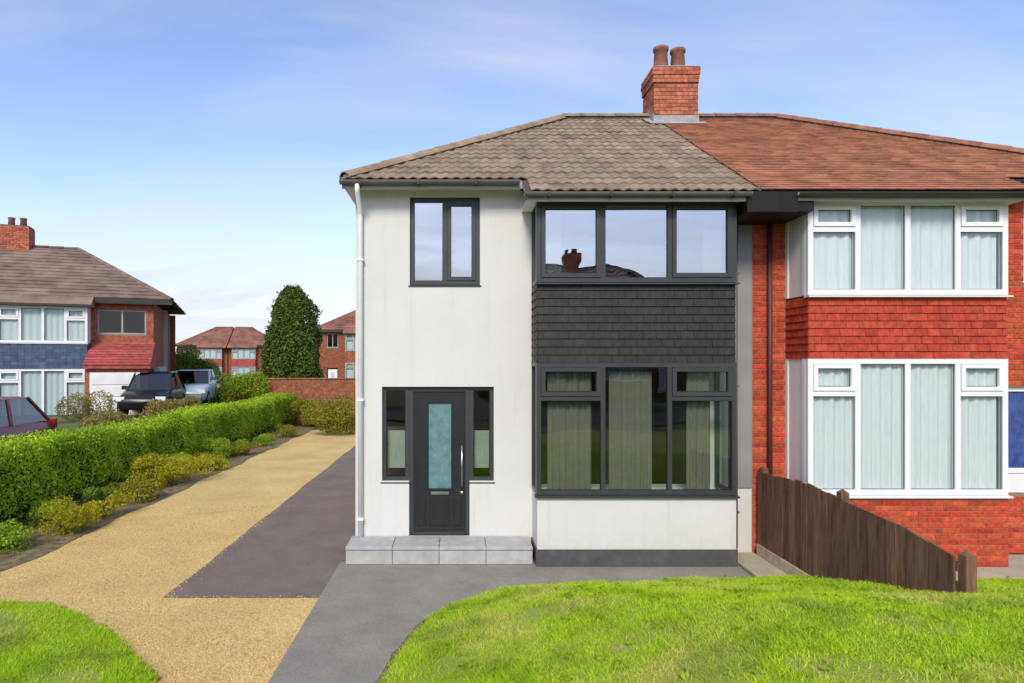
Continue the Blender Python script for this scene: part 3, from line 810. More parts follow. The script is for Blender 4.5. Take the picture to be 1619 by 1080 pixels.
# upper left window
uw = win(HA, -0.72, 0.29, 3.87, 5.13, 0.05, [-0.215], M['anthracite'], M['glass_up'], 0.06, (1,), 0.05, name="window")
MB().box(-0.64, 0.21, 0.19, 0.194, 4.75, 5.08).build("blind", M['blind'], uw)
# downpipe at the left corner and gutters
def gutter(parent, x0, x1, y, z, m, r=0.055, name="gutter"):
    prof = [(y + r * math.cos(a), z + r * math.sin(a)) for a in np.linspace(math.pi, 2 * math.pi, 9)]
    inner = [(y + (r - 0.006) * math.cos(a), z + (r - 0.006) * math.sin(a)) for a in np.linspace(2 * math.pi, math.pi, 9)]
    return MB().prism(prof + inner, 'x', x0, x1).build(name, m, parent)
gA = gutter(HA, HX0 - 0.02, 0.83, EY - 0.045, EZ - 0.055, M['gutter_grey'])
gB = gutter(HA, 0.84, 3.80, -0.845, EZ - 0.5 * TAN - 0.055, M['gutter_grey'])
for gg, x0, x1, gy, gz in ((gA, HX0, 0.8, EY - .045, EZ - .055), (gB, 0.9, 3.75, -.845, EZ - .5 * TAN - .055)):
    mb = MB(); x = x0 + 0.25
    while x < x1: mb.box(x, x + 0.03, gy - 0.062, gy + 0.06, gz - 0.064, gz - 0.056); mb.box(x, x + 0.03, gy - 0.066, gy - 0.058, gz - 0.06, gz + 0.006); x += 0.8
    mb.build("bracket", M['gutter_dark'], gg)
mb = MB(); mb.box(HX0, 0.87, EY, EY + 0.02, EZ - 0.155, EZ - 0.035); mb.box(0.88, 3.755, -0.80, -0.78, EZ - 0.5 * TAN - 0.16, EZ - 0.5 * TAN - 0.035)
mb.build("fascia", M['grey_trim'], HA)
mb = MB(); mb.box(HX0, 0.87, EY + 0.021, 0.0 - 0.002, EZ - 0.10, EZ - 0.085); mb.box(0.89, BX1 + 0.02, -0.779, -0.002, EZ - 0.5 * TAN - 0.115, EZ - 0.5 * TAN - 0.10)
mb.box(HX0, WX0 - 0.002, 0.0, 7.4, EZ - 0.10, EZ - 0.085)
mb.build("soffit", M['white_paint'], HA)
mb = MB(); mb.box(3.76, PARTY - 0.003, -0.82, -0.025, EZ - 0.5 * TAN - 0.30, EZ - 0.5 * TAN - 0.032); mb.build("recess_shade", M['black_trim'], HA)  # black box standing in for shade in the recess between the bays
mb = MB(); mb.add([(0.875, EY + 0.02, EZ - 0.13), (0.875, -0.80, EZ - 0.5 * TAN - 0.13), (0.875, -0.80, EZ - 0.5 * TAN - 0.035), (0.875, EY + .02, EZ - 0.035 + 0.012)], [(0, 1, 2, 3)])
mb.add([(0.89, EY + 0.02, EZ - 0.13), (0.89, -0.80, EZ - 0.5 * TAN - 0.13), (0.89, -0.80, EZ - 0.5 * TAN - 0.035), (0.89, EY + .02, EZ - 0.035 + 0.012)], [(0, 1, 2, 3)])
mb.build("barge_board", M['grey_trim'], HA)
dp = MB().tube([(-1.42, EY - 0.045, EZ - 0.10), (-1.42, EY - 0.03, EZ - 0.2), (-1.42, -0.075, EZ - 0.42), (-1.42, -0.06, EZ - 0.5), (-1.42, -0.06, 0.1)], 0.034, 10).build("downpipe", M['white_upvc'], HA, True)
for z in (0.5, 2.2, 4.2): MB().box(-1.465, -1.375, -0.1, -0.002, z, z + 0.03).build("pipe_clip", M['white_upvc'], dp)

dq = MB().tube([(3.93, -.065, EZ - .5 * TAN - .29), (3.93, -.065, .1)], .036, 10).build("downpipe", M['gutter_grey'], HA, True)
for z in (0.6, 2.4, 4.0): MB().box(3.885, 3.975, -.107, -.023, z, z + .03).build("pipe_clip", M['gutter_grey'], dq)
MB().box(BX1 + .004, PARTY - .01, -.022, -.001, .95, 4.74).build("grey_panel", mat('plain_grey', (0.26, 0.257, 0.25), .6, .06, 3), HA)  # thin plain grey panel over the wall right of the bay
# front door with two sidelights
doorset = MB()
for (a, b) in ((-0.73, -0.67), (0.08, 0.14)): doorset.box(a, b, 0.06, 0.14, 0.258, 2.40)
doorset.box(-0.67, 0.08, 0.061, 0.14, 2.33, 2.40)
doorset.box(-0.67, 0.08, 0.05, 0.16, 0.259, 0.295)
ds = doorset.build("door_frame", M['anthracite'], HA)
leaf = MB()
GX0, GX1, GZ0, GZ1 = -0.455, -0.125, 0.92, 2.16
wall_holes(leaf, -0.667, 0.077, 0.298, 2.327, 0.085, 0.13, [(GX0, GX1, GZ0, GZ1)])
dl = mb_nofix(leaf, "door", M['door_black'], HA)
mb = MB()
for q in ((GX0 - .03, GX0, GZ0 - .03, GZ1 + .03), (GX1, GX1 + .03, GZ0 - .03, GZ1 + .03), (GX0, GX1, GZ0 - .03, GZ0), (GX0, GX1, GZ1, GZ1 + .03)):
    mb.bbox(q[0], q[1], 0.073, 0.0848, q[2], q[3], 0.004)
mb.build("glazing_bead", M['door_black'], dl)
MB().box(GX0 + 0.001, GX1 - 0.001, 0.1, 0.11, GZ0 + 0.001, GZ1 - 0.001).build("pane", M['frosted'], dl)
mb = MB()
for (a, b, c, d) in ((-0.61, -0.50, 0.38, 0.80), (-0.09, 0.02, 0.38, 0.80), (-0.43, -0.15, 0.38, 0.80)): 
    mb.bbox(a, b, 0.076, 0.0848, c, d, 0.006)
mb.build("door_panel", M['door_black'], dl)
mb = MB(); mb.tube([(0.03, 0.035, 0.95), (0.03, 0.035, 1.55)], 0.014, 10); mb.tube([(0.03, 0.085, 1.02), (0.03, 0.035, 1.02)], 0.009, 8); mb.tube([(0.03, 0.085, 1.48), (0.03, 0.035, 1.48)], 0.009, 8)
mb.build("handle", M['steel'], dl, True)
mb = MB(); mb.bbox(-0.42, -0.16, 0.074, 0.0845, 0.83, 0.875, 0.004); mb.build("letterbox", M['steel'], dl)
MB().lathe([(0.02, 0), (0.02, 0.008), (0.012, 0.012)], 0, 0, 12).build("lock", M['steel'], dl)
bpy.data.objects["lock"].location = (0.03, 0.0845, 0.86); bpy.data.objects["lock"].rotation_euler = (R(90), 0, 0)
for (a, b) in ((-1.12, -0.732), (0.142, 0.49)):
    sw = win(HA, a, b, 1.04, 2.40, 0.06, [], M['anthracite'], M['glass'], 0.055, (), name="sidelight")
    MB().box(a + 0.06, b - 0.06, 0.2, 0.204, 1.2, 1.75).build("blind", M['curtain'], sw)

# front step: pale slabs on a bed
step = thing("front_step", "low step of pale grey paving slabs below the black front door", "step", (-0.36, -0.3, 0.0), world=True)
SX0, SX1, SY = -1.55, 0.99, -0.52
MB().box(SX0 + 0.012, SX1 - 0.012, SY + 0.012, -0.002, 0.0, 0.235).build("bed", M['joint'], step)
nS = 4; w = (SX1 - SX0) / nS
def slab(x0, x1, y0, y1, z0, z1):
    mb = MB(); c = 0.006
    vs = [(x0, y0, z0), (x1, y0, z0), (x1, y1, z0), (x0, y1, z0), (x0, y0, z1 - c), (x1, y0, z1 - c), (x1, y1, z1 - c), (x0, y1, z1 - c),
          (x0 + c, y0 + c, z1), (x1 - c, y0 + c, z1), (x1 - c, y1 - c, z1), (x0 + c, y1 - c, z1)]
    fs = [(0, 3, 2, 1), (8, 9, 10, 11)] + [(i, (i + 1) % 4, 4 + (i + 1) % 4, 4 + i) for i in range(4)] + [(4 + i, 4 + (i + 1) % 4, 8 + (i + 1) % 4, 8 + i) for i in range(4)]
    return mb.add(vs, fs)
for i in range(nS):
    a, b = SX0 + i * w + 0.004, SX0 + (i + 1) * w - 0.004
    slab(a, b, SY - 0.02, -0.006, 0.215, 0.255 + random.uniform(0, 0.002)).build("slab", M['slab'], step)
for i in range(nS):
    a, b = SX0 + i * w + 0.005, SX0 + (i + 1) * w - 0.005
    MB().bbox(a, b, SY, SY + 0.02, 0.013, 0.211, 0.003).build("riser", M['slab'], step)

# roof deck and tiles
rA = deck(MB(), False).build("roof", M['roof_deck'], HA)
def roman_tile():
    W, Lg = 0.300, 0.36
    xs_ = np.linspace(0, W, 13)
    prof = [0.004 + 0.020 * max(0, math.sin((x / W * 2 % 1) * math.pi * 1.0)) ** 2 * (1 if (x / W * 2 % 1) > 0 else 0) for x in xs_]
    mb = MB(); vs = []
    for (yy, lift) in ((0.0, 0.020), (Lg, 0.0)):
        for x, h in zip(xs_, prof): vs.append((x, yy, h + lift))
    for x, h in zip(xs_, prof): vs.append((x, 0.0, h + 0.004))
    n_ = len(xs_); fs = []
    for i in range(n_ - 1):
        fs.append((i, i + 1, n_ + i + 1, n_ + i))
        fs.append((2 * n_ + i, 2 * n_ + i + 1, i + 1, i))
    mb.add(vs, fs)
    me = bpy.data.meshes.new("roof_tile"); me.from_pydata(mb.v, [], mb.f); me.materials.append(M['roof_grey'])
    return me
TILE = roman_tile()
GAUGE = 0.5 / CA / 2
def slope_pt(x, u, n=0.0): return Vector((x, EY + u * CA - n * SA, EZ + u * SA + n * CA))
hipx = lambda u: HX0 + (HR - HX0) * (u * CA) / (RY - EY)
umax = (RY - EY) / CA
row = -2
while True:
    u = row * GAUGE - 0.04
    if u > umax - 0.06: break
    x = RP - 0.300
    while True:
        lim = 0.86 if row < 0 else hipx(u)
        if x + 0.3 < lim + (0.02 if row < 0 else 0): break
        if row < 0 and x < 0.86: break
        me = TILE
        hl = hipx(max(0, u)); hh = hipx(u + 0.36)
        if row >= 0 and x < hh + 0.02:
            me = TILE.copy()
            bm = bmesh.new(); bm.from_mesh(me)
            # hip line in tile coordinates
            p0 = Vector((hipx(0) - x, -u, 0)); slope = (HR - HX0) * CA / (RY - EY)
            nrm = Vector((1, -slope, 0)).normalized()
            bmesh.ops.bisect_plane(bm, geom=bm.verts[:] + bm.edges[:] + bm.faces[:], plane_co=p0 + Vector((0.0, 0, 0)), plane_no=nrm, clear_inner=True)
            ok = len(bm.faces) > 0
            bm.to_mesh(me); bm.free()
            if not ok: x -= 0.3; continue
        if u + 0.36 > umax:
            me = me.copy(); bm = bmesh.new(); bm.from_mesh(me)
            bmesh.ops.bisect_plane(bm, geom=bm.verts[:] + bm.edges[:] + bm.faces[:], plane_co=(0, umax - u, 0), plane_no=(0, 1, 0), clear_outer=True)
            bm.to_mesh(me); bm.free()
        o = link("roof_tile", me, rA, slope_pt(x, u, -0.018 + random.uniform(-0.002, 0.002)), (ANG + random.uniform(-0.004, 0.004), random.uniform(-0.004, 0.004), 0))
        x -= 0.300
    row += 1

def half_round(m, L=0.42, r=0.10, name="ridge_tile"):
    mb = MB(); n_ = 9; vs = []
    for (yy, rr) in ((0, r), (L, r * 0.94)):
        for a in np.linspace(R(15), R(165), n_): vs.append((yy, rr * math.cos(a), rr * math.sin(a) - r * 0.35))
    for a in np.linspace(R(15), R(165), n_): vs.append((0, (r - .016) * math.cos(a), (r - .016) * math.sin(a) - r * 0.35))
    fs = []
    for i in range(n_ - 1): fs += [(i, i + 1, n_ + i + 1, n_ + i), (i, 2 * n_ + i, 2 * n_ + i + 1, i + 1)]
    me = mb.add(vs, fs).mesh(name, m)
    me.polygons.foreach_set("use_smooth", [True] * len(me.polygons))
    return me
def run_ridge(parent, p0, p1, me, step=0.38, name="ridge_tile"):
    p0, p1 = Vector(p0), Vector(p1); d = p1 - p0; n_ = max(1, int(round(d.length / step))); dn = d.normalized()
    rz = math.atan2(dn.y, dn.x); ry = -math.asin(dn.z)
    for i in range(n_):
        link(name, me, parent, p0 + d * (i / n_) + Vector((0, 0, random.uniform(-.003, .003))), (0, ry, rz + random.uniform(-.01, .01)))
RTA = half_round(M['roof_grey'], r=0.125)
run_ridge(rA, (HR, RY, RZ + 0.03), (3.78, RY, RZ + 0.03), RTA)
run_ridge(rA, (HX0 + 0.03, EY + 0.03, EZ + 0.012), (HR, RY, RZ + 0.02), RTA, name="hip_tile")

MB().tube([(HX0 + .05, EY + .05, EZ - .01), (HR, RY, RZ - .01), (3.80, RY, RZ - .01)], .075, 8).build("mortar_bed", M['cement'], rA)
# chimney on the party line
CH = (3.78, 4.64, 3.18, 3.92)
ch = MB().box(CH[0] + .008, CH[1] - .008, CH[2] + .008, CH[3] - .008, 6.9, 8.46).build("chimney", M['mortar'], HA)
def brick_boxes(mb, x0, x1, y0, y1, z0, z1, proud=0.0, bl=0.215, bh=0.065, j=0.010):
    """bricks on four faces of a block"""
    r = 0; z = z0
    while z + bh <= z1 + 1e-6:
        off = (bl + j) / 2 if r % 2 else 0
        for (a0, a1, face) in ((x0, x1, 'f'), (y0, y1, 'l'), (y0, y1, 'r')):
            s = a0 - off
            while s < a1 - 0.02:
                a, b = max(s, a0), min(s + bl, a1)
                if b - a > 0.03:
                    d = random.uniform(0, 0.003) + proud
                    if face == 'f': mb.box(a, b, y0 - d, y0 + 0.05, z, z + bh)
                    elif face == 'l': mb.box(x0 - d, x0 + 0.05, max(a, y0 + .052), b, z, z + bh) if b > y0 + .07 else None
                    else: mb.box(x1 - 0.05, x1 + d, max(a, y0 + .052), b, z, z + bh) if b > y0 + .07 else None
                s += bl + j
        r += 1; z += bh + j
    return mb
bm_ = brick_boxes(MB(), CH[0], CH[1], CH[2], CH[3], 6.9, 8.20)
brick_boxes(bm_, CH[0] - .02, CH[1] + .02, CH[2] - .02, CH[3] + .02, 8.20, 8.345)
brick_boxes(bm_, CH[0] - .035, CH[1] + .035, CH[2] - .035, CH[3] + .035, 8.35, 8.50)
stuff(bm_.build("brick", M['brick_ch'], ch))
mb = MB(); mb.box(CH[0] - .012, CH[1] + .012, CH[2] - .012, CH[3] + .012, 8.205, 8.34); mb.box(CH[0] - .027, CH[1] + .027, CH[2] - .027, CH[3] + .027, 8.355, 8.49)
mb.build("corbel", M['mortar'], ch)
mb = MB(); a = 0.06
mb.add([(CH[0] - .03, CH[2] - .03, 8.50), (CH[1] + .03, CH[2] - .03, 8.50), (CH[1] + .03, CH[3] + .03, 8.50), (CH[0] - .03, CH[3] + .03, 8.50),
        (CH[0] + .1, CH[2] + .1, 8.58), (CH[1] - .1, CH[2] + .1, 8.58), (CH[1] - .1, CH[3] - .1, 8.58), (CH[0] + .1, CH[3] - .1, 8.58)],
       [(4, 5, 6, 7), (0, 1, 5, 4), (1, 2, 6, 5), (2, 3, 7, 6), (3, 0, 4, 7)])
mb.build("flaunching", M['cement'], ch)
for (px, h) in ((4.03, 0.50), (4.37, 0.46)):
    z = 8.55
    MB().lathe([(0.155, z), (0.15, z + 0.03), (0.125, z + h - 0.08), (0.15, z + h - 0.06), (0.15, z + h), (0.115, z + h), (0.105, z + h - 0.1)], px, 3.55, 18).build("pot", M['terracotta'], ch, True)
# lead flashing: apron on the front slope and stepped sides
za = EZ + (CH[2] - EY) * TAN
mb = MB()
def sl(x, y, n=0.03): return (x, y - n * SA, EZ + (y - EY) * TAN + n * CA)
mb.add([sl(CH[0] - .12, CH[2] - .17), sl(CH[1] + .12, CH[2] - .17), sl(CH[1] + .12, CH[2] - .0), sl(CH[0] - .12, CH[2] - .0)], [(0, 1, 2, 3)])
mb.box(CH[0] - .012, CH[1] + .012, CH[2] - .012, CH[2] - .006, za - .02, za + .15)
for i in range(3):
    y = CH[2] + i * 0.14
    mb.box(CH[0] - .014, CH[0] - .007, y, y + 0.16, EZ + (y - EY) * TAN, EZ + (y - EY) * TAN + 0.20)
mb.add([sl(CH[0] - .15, CH[2] - .0), sl(CH[0] - .01, CH[2] - .0), sl(CH[0] - .01, RY), sl(CH[0] - .15, RY)], [(0, 1, 2, 3)])
mb.build("flashing", M['lead'], ch)

# ================================================================== HOUSE B (red brick, joined on the right)
HB = thing("brick_house", "red brick semi-detached house with white bay windows joined to the white house", "house", (6.5, 0, 0), world=True)
NX0, NX1 = mirx(BX1), mirx(BX0)          # 4.68 .. 7.37
NWX = mirx(WX0)
holes = [(NX0 + .13, NX1 - .13, 0.95, 4.93), (mirx(0.55), mirx(-1.17), 0.86, 2.40), (mirx(0.55) + .36, mirx(-1.17) - .36, .17, .86), (mirx(0.29), mirx(-0.72), 3.9, 5.13)]
wallB = mb_nofix(wall_holes(MB(), PARTY + 0.002, NWX, 0.0, 5.22, 0.0, 0.26, holes), "wall", M['mortar_red'], HB)
mb = MB(); mb.box(NWX - 0.26, NWX, 0.26, 7.1, 0, 5.22); mb.box(PARTY + 0.15, NWX - .26, 6.84, 7.1, 0, 5.22)
mb.build("side_wall", M['brick_i'], HB)
mb = MB(); mb.box(PARTY + 0.16, NWX - .27, 0.262, 4.2, 0.02, 0.20); mb.box(PARTY + 0.16, NWX - .27, 0.262, 4.2, 2.62, 2.86); mb.build("interior_floor", M['floorboards'], HB)
mb = MB(); mb.box(PARTY + 0.16, NWX - .27, 4.2, 4.3, 0.2, 5.2); mb.box(PARTY + .003, PARTY + 0.155, 0.262, 6.84, 0.02, 5.15); mb.box(PARTY + 0.16, NWX - .27, 0.262, 4.2, 5.16, 5.21)
mb.build("interior_wall", M['interior'], HB)
BC = {}
def brick_mesh(w):
    k = round(w, 3)
    if k not in BC: BC[k] = MB().bbox(0, k, -0.008, 0.03, 0, 0.065, 0.004).mesh("brick", M['brick'])
    return BC[k]
def lay(parent, x0, x1, z0, z1, y, bl=0.215, j=0.010, indiv=True, mbx=None):
    r = 0; z = z0 + 0.006
    while z + 0.065 <= z1 + 0.01:
        s = x0 + 0.004 - ((bl + j) / 2 if r % 2 else 0)
        while s < x1 - 0.03:
            a, b = max(s, x0 + 0.004), min(s + bl, x1 - 0.004)
            if b - a > 0.03:
                yy = y + random.uniform(-0.002, 0.002)
                if indiv: link("brick", brick_mesh(b - a), parent, (a, yy, z), (0, random.uniform(-.003, .003), random.uniform(-.006, .006)))
                else: mbx.bbox(a, b, yy - .008, yy + .03, z, z + .065, .004)
            s += bl + j
        r += 1; z += 0.075
lay(wallB, PARTY + 0.01, NX0, 1.0, 4.95, 0.0)
mbx = MB()
lay(wallB, PARTY + 0.01, NX0, 0.0, 0.99, 0.0, indiv=False, mbx=mbx)
lay(wallB, NX1, mirx(0.55), 0.0, 5.2, 0.0, indiv=False, mbx=mbx)
lay(wallB, mirx(0.55), mirx(-1.17), 2.41, 3.85, 0.0, indiv=False, mbx=mbx)
lay(wallB, mirx(-1.17), NWX, 0.0, 5.2, 0.0, indiv=False, mbx=mbx)
lay(wallB, mirx(0.55), mirx(0.29), 3.85, 5.2, 0.0, indiv=False, mbx=mbx)
lay(wallB, mirx(0.55), mirx(0.55) + .36, 0.0, .86, 0.0, indiv=False, mbx=mbx)
lay(wallB, mirx(-1.17) - .36, mirx(-1.17), 0.0, .86, 0.0, indiv=False, mbx=mbx)
stuff(mbx.build("brick", M['brick_i'], wallB))
mb = MB(); mb.box(NX0 + .01, NX1 - .01, BY, BY + .2, 0, .935); mb.box(NX0 + .01, NX0 + .2, BY + .2, -.001, 0, .935); mb.box(NX1 - .2, NX1 - .01, BY + .2, -.001, 0, .935)
bayB = mb.build("bay_wall", M['mortar_red'], HB)
lay(bayB, NX0 + 0.005, NX1 - 0.005, 0.0, 0.93, BY)
mb = MB(); z = 0.006; r = 0      # side of the bay base
while z < 0.88:
    s = BY + (0.11 if r % 2 else 0.0)
    while s < -0.04:
        mb.box(NX0 + .003, NX0 + .03, max(s, BY + .035), min(s + .215, -.003), z, z + .065); s += .225
    z += .075; r += 1
stuff(mb.build("brick", M['brick_i'], bayB))
mb = MB(); mb.box(NX0 + .02, NX1 - .02, BY + .03, -.002, 2.80, 3.62); spanB = mb.build("spandrel", M['mortar_red'], HB)
hang(spanB, NX0 + .012, NX1 - .012, 2.80, 3.62, BY + .028, M['red_tile'], gauge=0.102)
hang_left(spanB, NX0 + .018, BY + .01, -.004, 2.80, 3.62, M['red_tile'], gauge=0.102)
q4 = (NX1 - NX0) / 4; mulB = [NX0 + q4, NX0 + 2 * q4, NX0 + 3 * q4]
nb1 = win(HB, NX0, NX1, 0.97, 2.80, BY + .01, mulB, M['white_upvc'], M['glass_w'], 0.07, (0, 3), 0.055, transom=0.40, name="bay_window")
nb2 = win(HB, NX0, NX1, 3.66, 4.93, BY + .01, mulB, M['white_upvc'], M['glass_w'], 0.07, (0, 3), 0.055, transom=0.32, name="bay_window")
for (z0, z1) in ((0.97, 2.80), (3.66, 4.93)):
    cp = MB().box(NX0 + .012, NX0 + .06, BY + .082, -.003, z0, z1).build("side_panel", M['white_upvc'], HB)
    MB().box(NX0 - .002, NX0 + .011, BY + .082, BY + .16, z0, z1).build("corner_trim", M['white_upvc'], cp)
    MB().box(NX0 - .002, NX0 + .011, -.07, -.003, z0, z1).build("corner_trim", M['white_upvc'], cp)
    side_win(HB, NX1 - .061, BY + .082, -.003, z0, z1, M['white_upvc'], M['glass_w'], "side_window", 0.10)
pleat_curtain(nb1, NX0 + .10, NX1 - .10, 0.98, 2.72, BY + .088, M['net'], 0.022, 0.13, "net_curtain")
pleat_curtain(nb2, NX0 + .10, NX1 - .10, 3.68, 4.88, BY + .088, M['net'], 0.022, 0.16, "net_curtain")
# neighbour's glazed door set (only its edge shows)
X0, X1 = mirx(0.55), mirx(-1.17)
mb = MB()
for a, zl in ((X0, .86), (X0 + .36, .19), (X1 - .42, .19), (X1 - .06, .86)): mb.box(a, a + .06, .05, .12, zl, 2.4)
mb.box(X0 + .06, X1 - .06, .051, .12, 2.33, 2.4); mb.box(X0 + .06, X0 + .36, .051, .12, 1.15, 1.22); mb.box(X1 - .36, X1 - .06, .051, .12, 1.15, 1.22); mb.box(X0 + .42, X1 - .42, .04, .14, .172, .20)
fB = mb.build("door_frame", M['white_upvc'], HB)
for (a, b) in ((X0 + .06, X0 + .36), (X1 - .36, X1 - .06)):
    MB().box(a, b, .08, .09, 1.22, 2.33).build("pane", M['blue_glass'], fB)
    MB().box(a, b, .07, .1, .865, 1.15).build("panel", M['white_upvc'], fB)
MB().bbox(X0 + .425, X1 - .425, .07, .11, .21, 2.32).build("door", M['white_upvc'], HB)
win(HB, mirx(0.29), mirx(-0.72), 3.93, 5.13, .05, [mirx(-.215)], M['white_upvc'], M['glass_w'], .06, (0,), name="window")
mb = MB(); mb.box(mirx(0.87), mirx(HX0), EY, EY + .02, EZ - .2, EZ - .035); mb.box(4.425, mirx(.88), -.80, -.78, EZ - .5 * TAN - .15, EZ - .5 * TAN - .035)
mb.build("fascia", M['grey_trim'], HB)
mb = MB(); mb.box(NX0 - .02, mirx(.89), -.779, -.002, EZ - .5 * TAN - .115, EZ - .5 * TAN - .10); mb.box(mirx(.87), mirx(HX0), EY + .021, -.002, EZ - .13, EZ - .115); mb.build("soffit", M['white_paint'], HB)
mb = MB(); mb.box(PARTY - .001, 4.42, -.82, -.025, EZ - .5 * TAN - .30, EZ - .5 * TAN - .032); mb.box(4.425, NX0 - .025, -.779, -.025, EZ - .5 * TAN - .28, EZ - .5 * TAN - .10); mb.build("recess_shade", M['black_trim'], HB)  # right half of the black shade box filling the eaves recess
gutter(HB, 4.40, mirx(.84), -.845, EZ - .5 * TAN - .055, M['gutter_dark']); gutter(HB, mirx(.83), mirx(HX0) + .02, EY - .045, EZ - .055, M['gutter_dark'])
MB().tube([(4.43, -.06, EZ - .5 * TAN - .27), (4.43, -.06, .1)], .034, 10).build("downpipe", mat('red_brown_downpipe', (0.10, 0.035, 0.028), 0.5, 0.1), HB, True)
rB = deck(MB(), True).build("roof", M['roof_deck'], HB)
mb = MB(); tw, tg = 0.165, 0.10; row = 0; u0 = -0.5 / CA - .04
while u0 + row * tg < umax - .03:
    u = u0 + row * tg; x = RP + .002 - (tw / 2 if row % 2 else 0)
    u1 = min(u + .15, umax + .01)
    lim = mirx(0.86) if u < -.05 else mirx(hipx(u))
    while x < lim + tw:
        a, b = max(x, RP + .002) + .0015, x + tw - .0015
        if u < -.05: b = min(b, lim)
        if b - a > .02:
            n0, n1 = 0.024 + random.uniform(-.003, .003), 0.002
            p = [slope_pt(a, u, n0), slope_pt(b, u, n0), slope_pt(b, u1, n1), slope_pt(a, u1, n1), slope_pt(a, u, n0 - .013), slope_pt(b, u, n0 - .013)]
            mb.add(p, [(0, 1, 2, 3), (4, 5, 1, 0), (4, 0, 3), (5, 2, 1)])
        x += tw
    row += 1
me = bpy.data.meshes.new("roof_tile"); me.from_pydata(mb.v, [], mb.f); me.materials.append(M['roof_red'])
bm = bmesh.new(); bm.from_mesh(me)
pl = (Vector((mirx(HX0), EY, 0)), Vector((mirx(HR), RY, 0))); dd = pl[1] - pl[0]; nn = Vector((-dd.y, dd.x, 0)).normalized()
if nn.x < 0: nn = -nn
bmesh.ops.bisect_plane(bm, geom=bm.verts[:] + bm.edges[:] + bm.faces[:], plane_co=pl[0] + Vector((0.02, 0, 0)), plane_no=nn, clear_outer=True)
bm.to_mesh(me); bm.free()
stuff(link("roof_tile", me, rB))
RTB = half_round(mat('red_ridge_tile', (0.29, 0.13, 0.08), .85, .25, 8, .3, 80, per='object', pvar=.15), r=.125)
MB().tube([(4.66, RY, RZ - .01), (mirx(HR), RY, RZ - .01), (mirx(HX0) - .05, EY + .05, EZ - .01)], .075, 8).build("mortar_bed", M['cement'], rB)
run_ridge(rB, (4.66, RY, RZ + .03), (mirx(HR), RY, RZ + .03), RTB)
run_ridge(rB, (mirx(HX0) - .03, EY + .03, EZ + .03), (mirx(HR), RY, RZ + .035), RTB, name="hip_tile")

# ================================================================== fence between the two gardens
fence = thing("boundary_fence", "dark brown vertical board fence running from the house between the front gardens", "fence", (4.25, -0.1, 0), world=True)
FX = 4.24
def ftop(y):
    d = y + 9
    return float(np.interp(d, [5.0, 5.3, 5.9, 6.6, 7.7, 8.3, 9.0], [1.02, 1.06, 1.17, 1.21, 1.27, 1.23, 1.19]))
y = -0.08; bwid = 0.142
while y - bwid > -3.70:
    g0 = min(lawn_z(FX, y), lawn_z(FX, y - bwid))
    z0 = 0.15 if y > -1.6 else g0 - 0.02
    t0, t1 = ftop(y), ftop(y - bwid)
    dz = random.uniform(-0.012, 0.012); dx = random.uniform(-0.004, 0.004)
    mb = MB()
    w_ = bwid - random.uniform(0.004, 0.009)
    x0, x1 = FX + dx, FX + dx + 0.02
    vs = [(x0, y, z0), (x0, y - w_, z0), (x1, y - w_, z0), (x1, y, z0), (x0, y, t0 + dz), (x0, y - w_, t1 + dz), (x1, y - w_, t1 + dz), (x1, y, t0 + dz)]
    mb.add(vs, [(0, 3, 2, 1), (4, 5, 6, 7), (0, 1, 5, 4), (1, 2, 6, 5), (2, 3, 7, 6), (3, 0, 4, 7)])
    mb.build("board", M['fence'], fence)
    y -= bwid
for py in (-0.12, -1.95, -3.68):
    t = ftop(py) + 0.05; g = lawn_z(FX, py)
    mb = MB().prism([(FX + .03, py - .045), (FX + .12, py - .045), (FX + .12, py + .045), (FX + .03, py + .045)], 'z', max(0, g - .05), t)
    mb.add([(FX + .03, py - .045, t), (FX + .12, py - .045, t), (FX + .12, py + .045, t), (FX + .03, py + .045, t), (FX + .075, py, t + .04)], [(0, 1, 4), (1, 2, 4), (2, 3, 4), (3, 0, 4)])
    mb.build("post", M['fence'], fence)
for k in (0.25, 0.75):
    mb = MB(); pts = [(FX + .05, yy, max(lawn_z(FX, yy) + .05, lawn_z(FX, yy) + (ftop(yy) - lawn_z(FX, yy)) * k)) for yy in np.linspace(-.1, -3.66, 8)]
    for a, b in zip(pts[:-1], pts[1:]):
        mb.add([(FX + .022, a[1], a[2] - .035), (FX + .06, a[1], a[2] - .035), (FX + .06, a[1], a[2] + .035), (FX + .022, a[1], a[2] + .035),
                (FX + .022, b[1], b[2] - .035), (FX + .06, b[1], b[2] - .035), (FX + .06, b[1], b[2] + .035), (FX + .022, b[1], b[2] + .035)],
               [(0, 1, 5, 4), (1, 2, 6, 5), (2, 3, 7, 6), (3, 0, 4, 7)])
    mb.build("rail", M['fence'], fence)
mb = MB(); mb.box(FX - .02, FX + .03, -1.80, -.1, 0, .17); mb.build("gravel_board", M['gravel_board'], fence)
# pale paving strip at the foot of the fence
struct(MB().box(3.79, 4.215, -1.35, -.004, -.02, .022).build("paving_strip", M['concrete']))

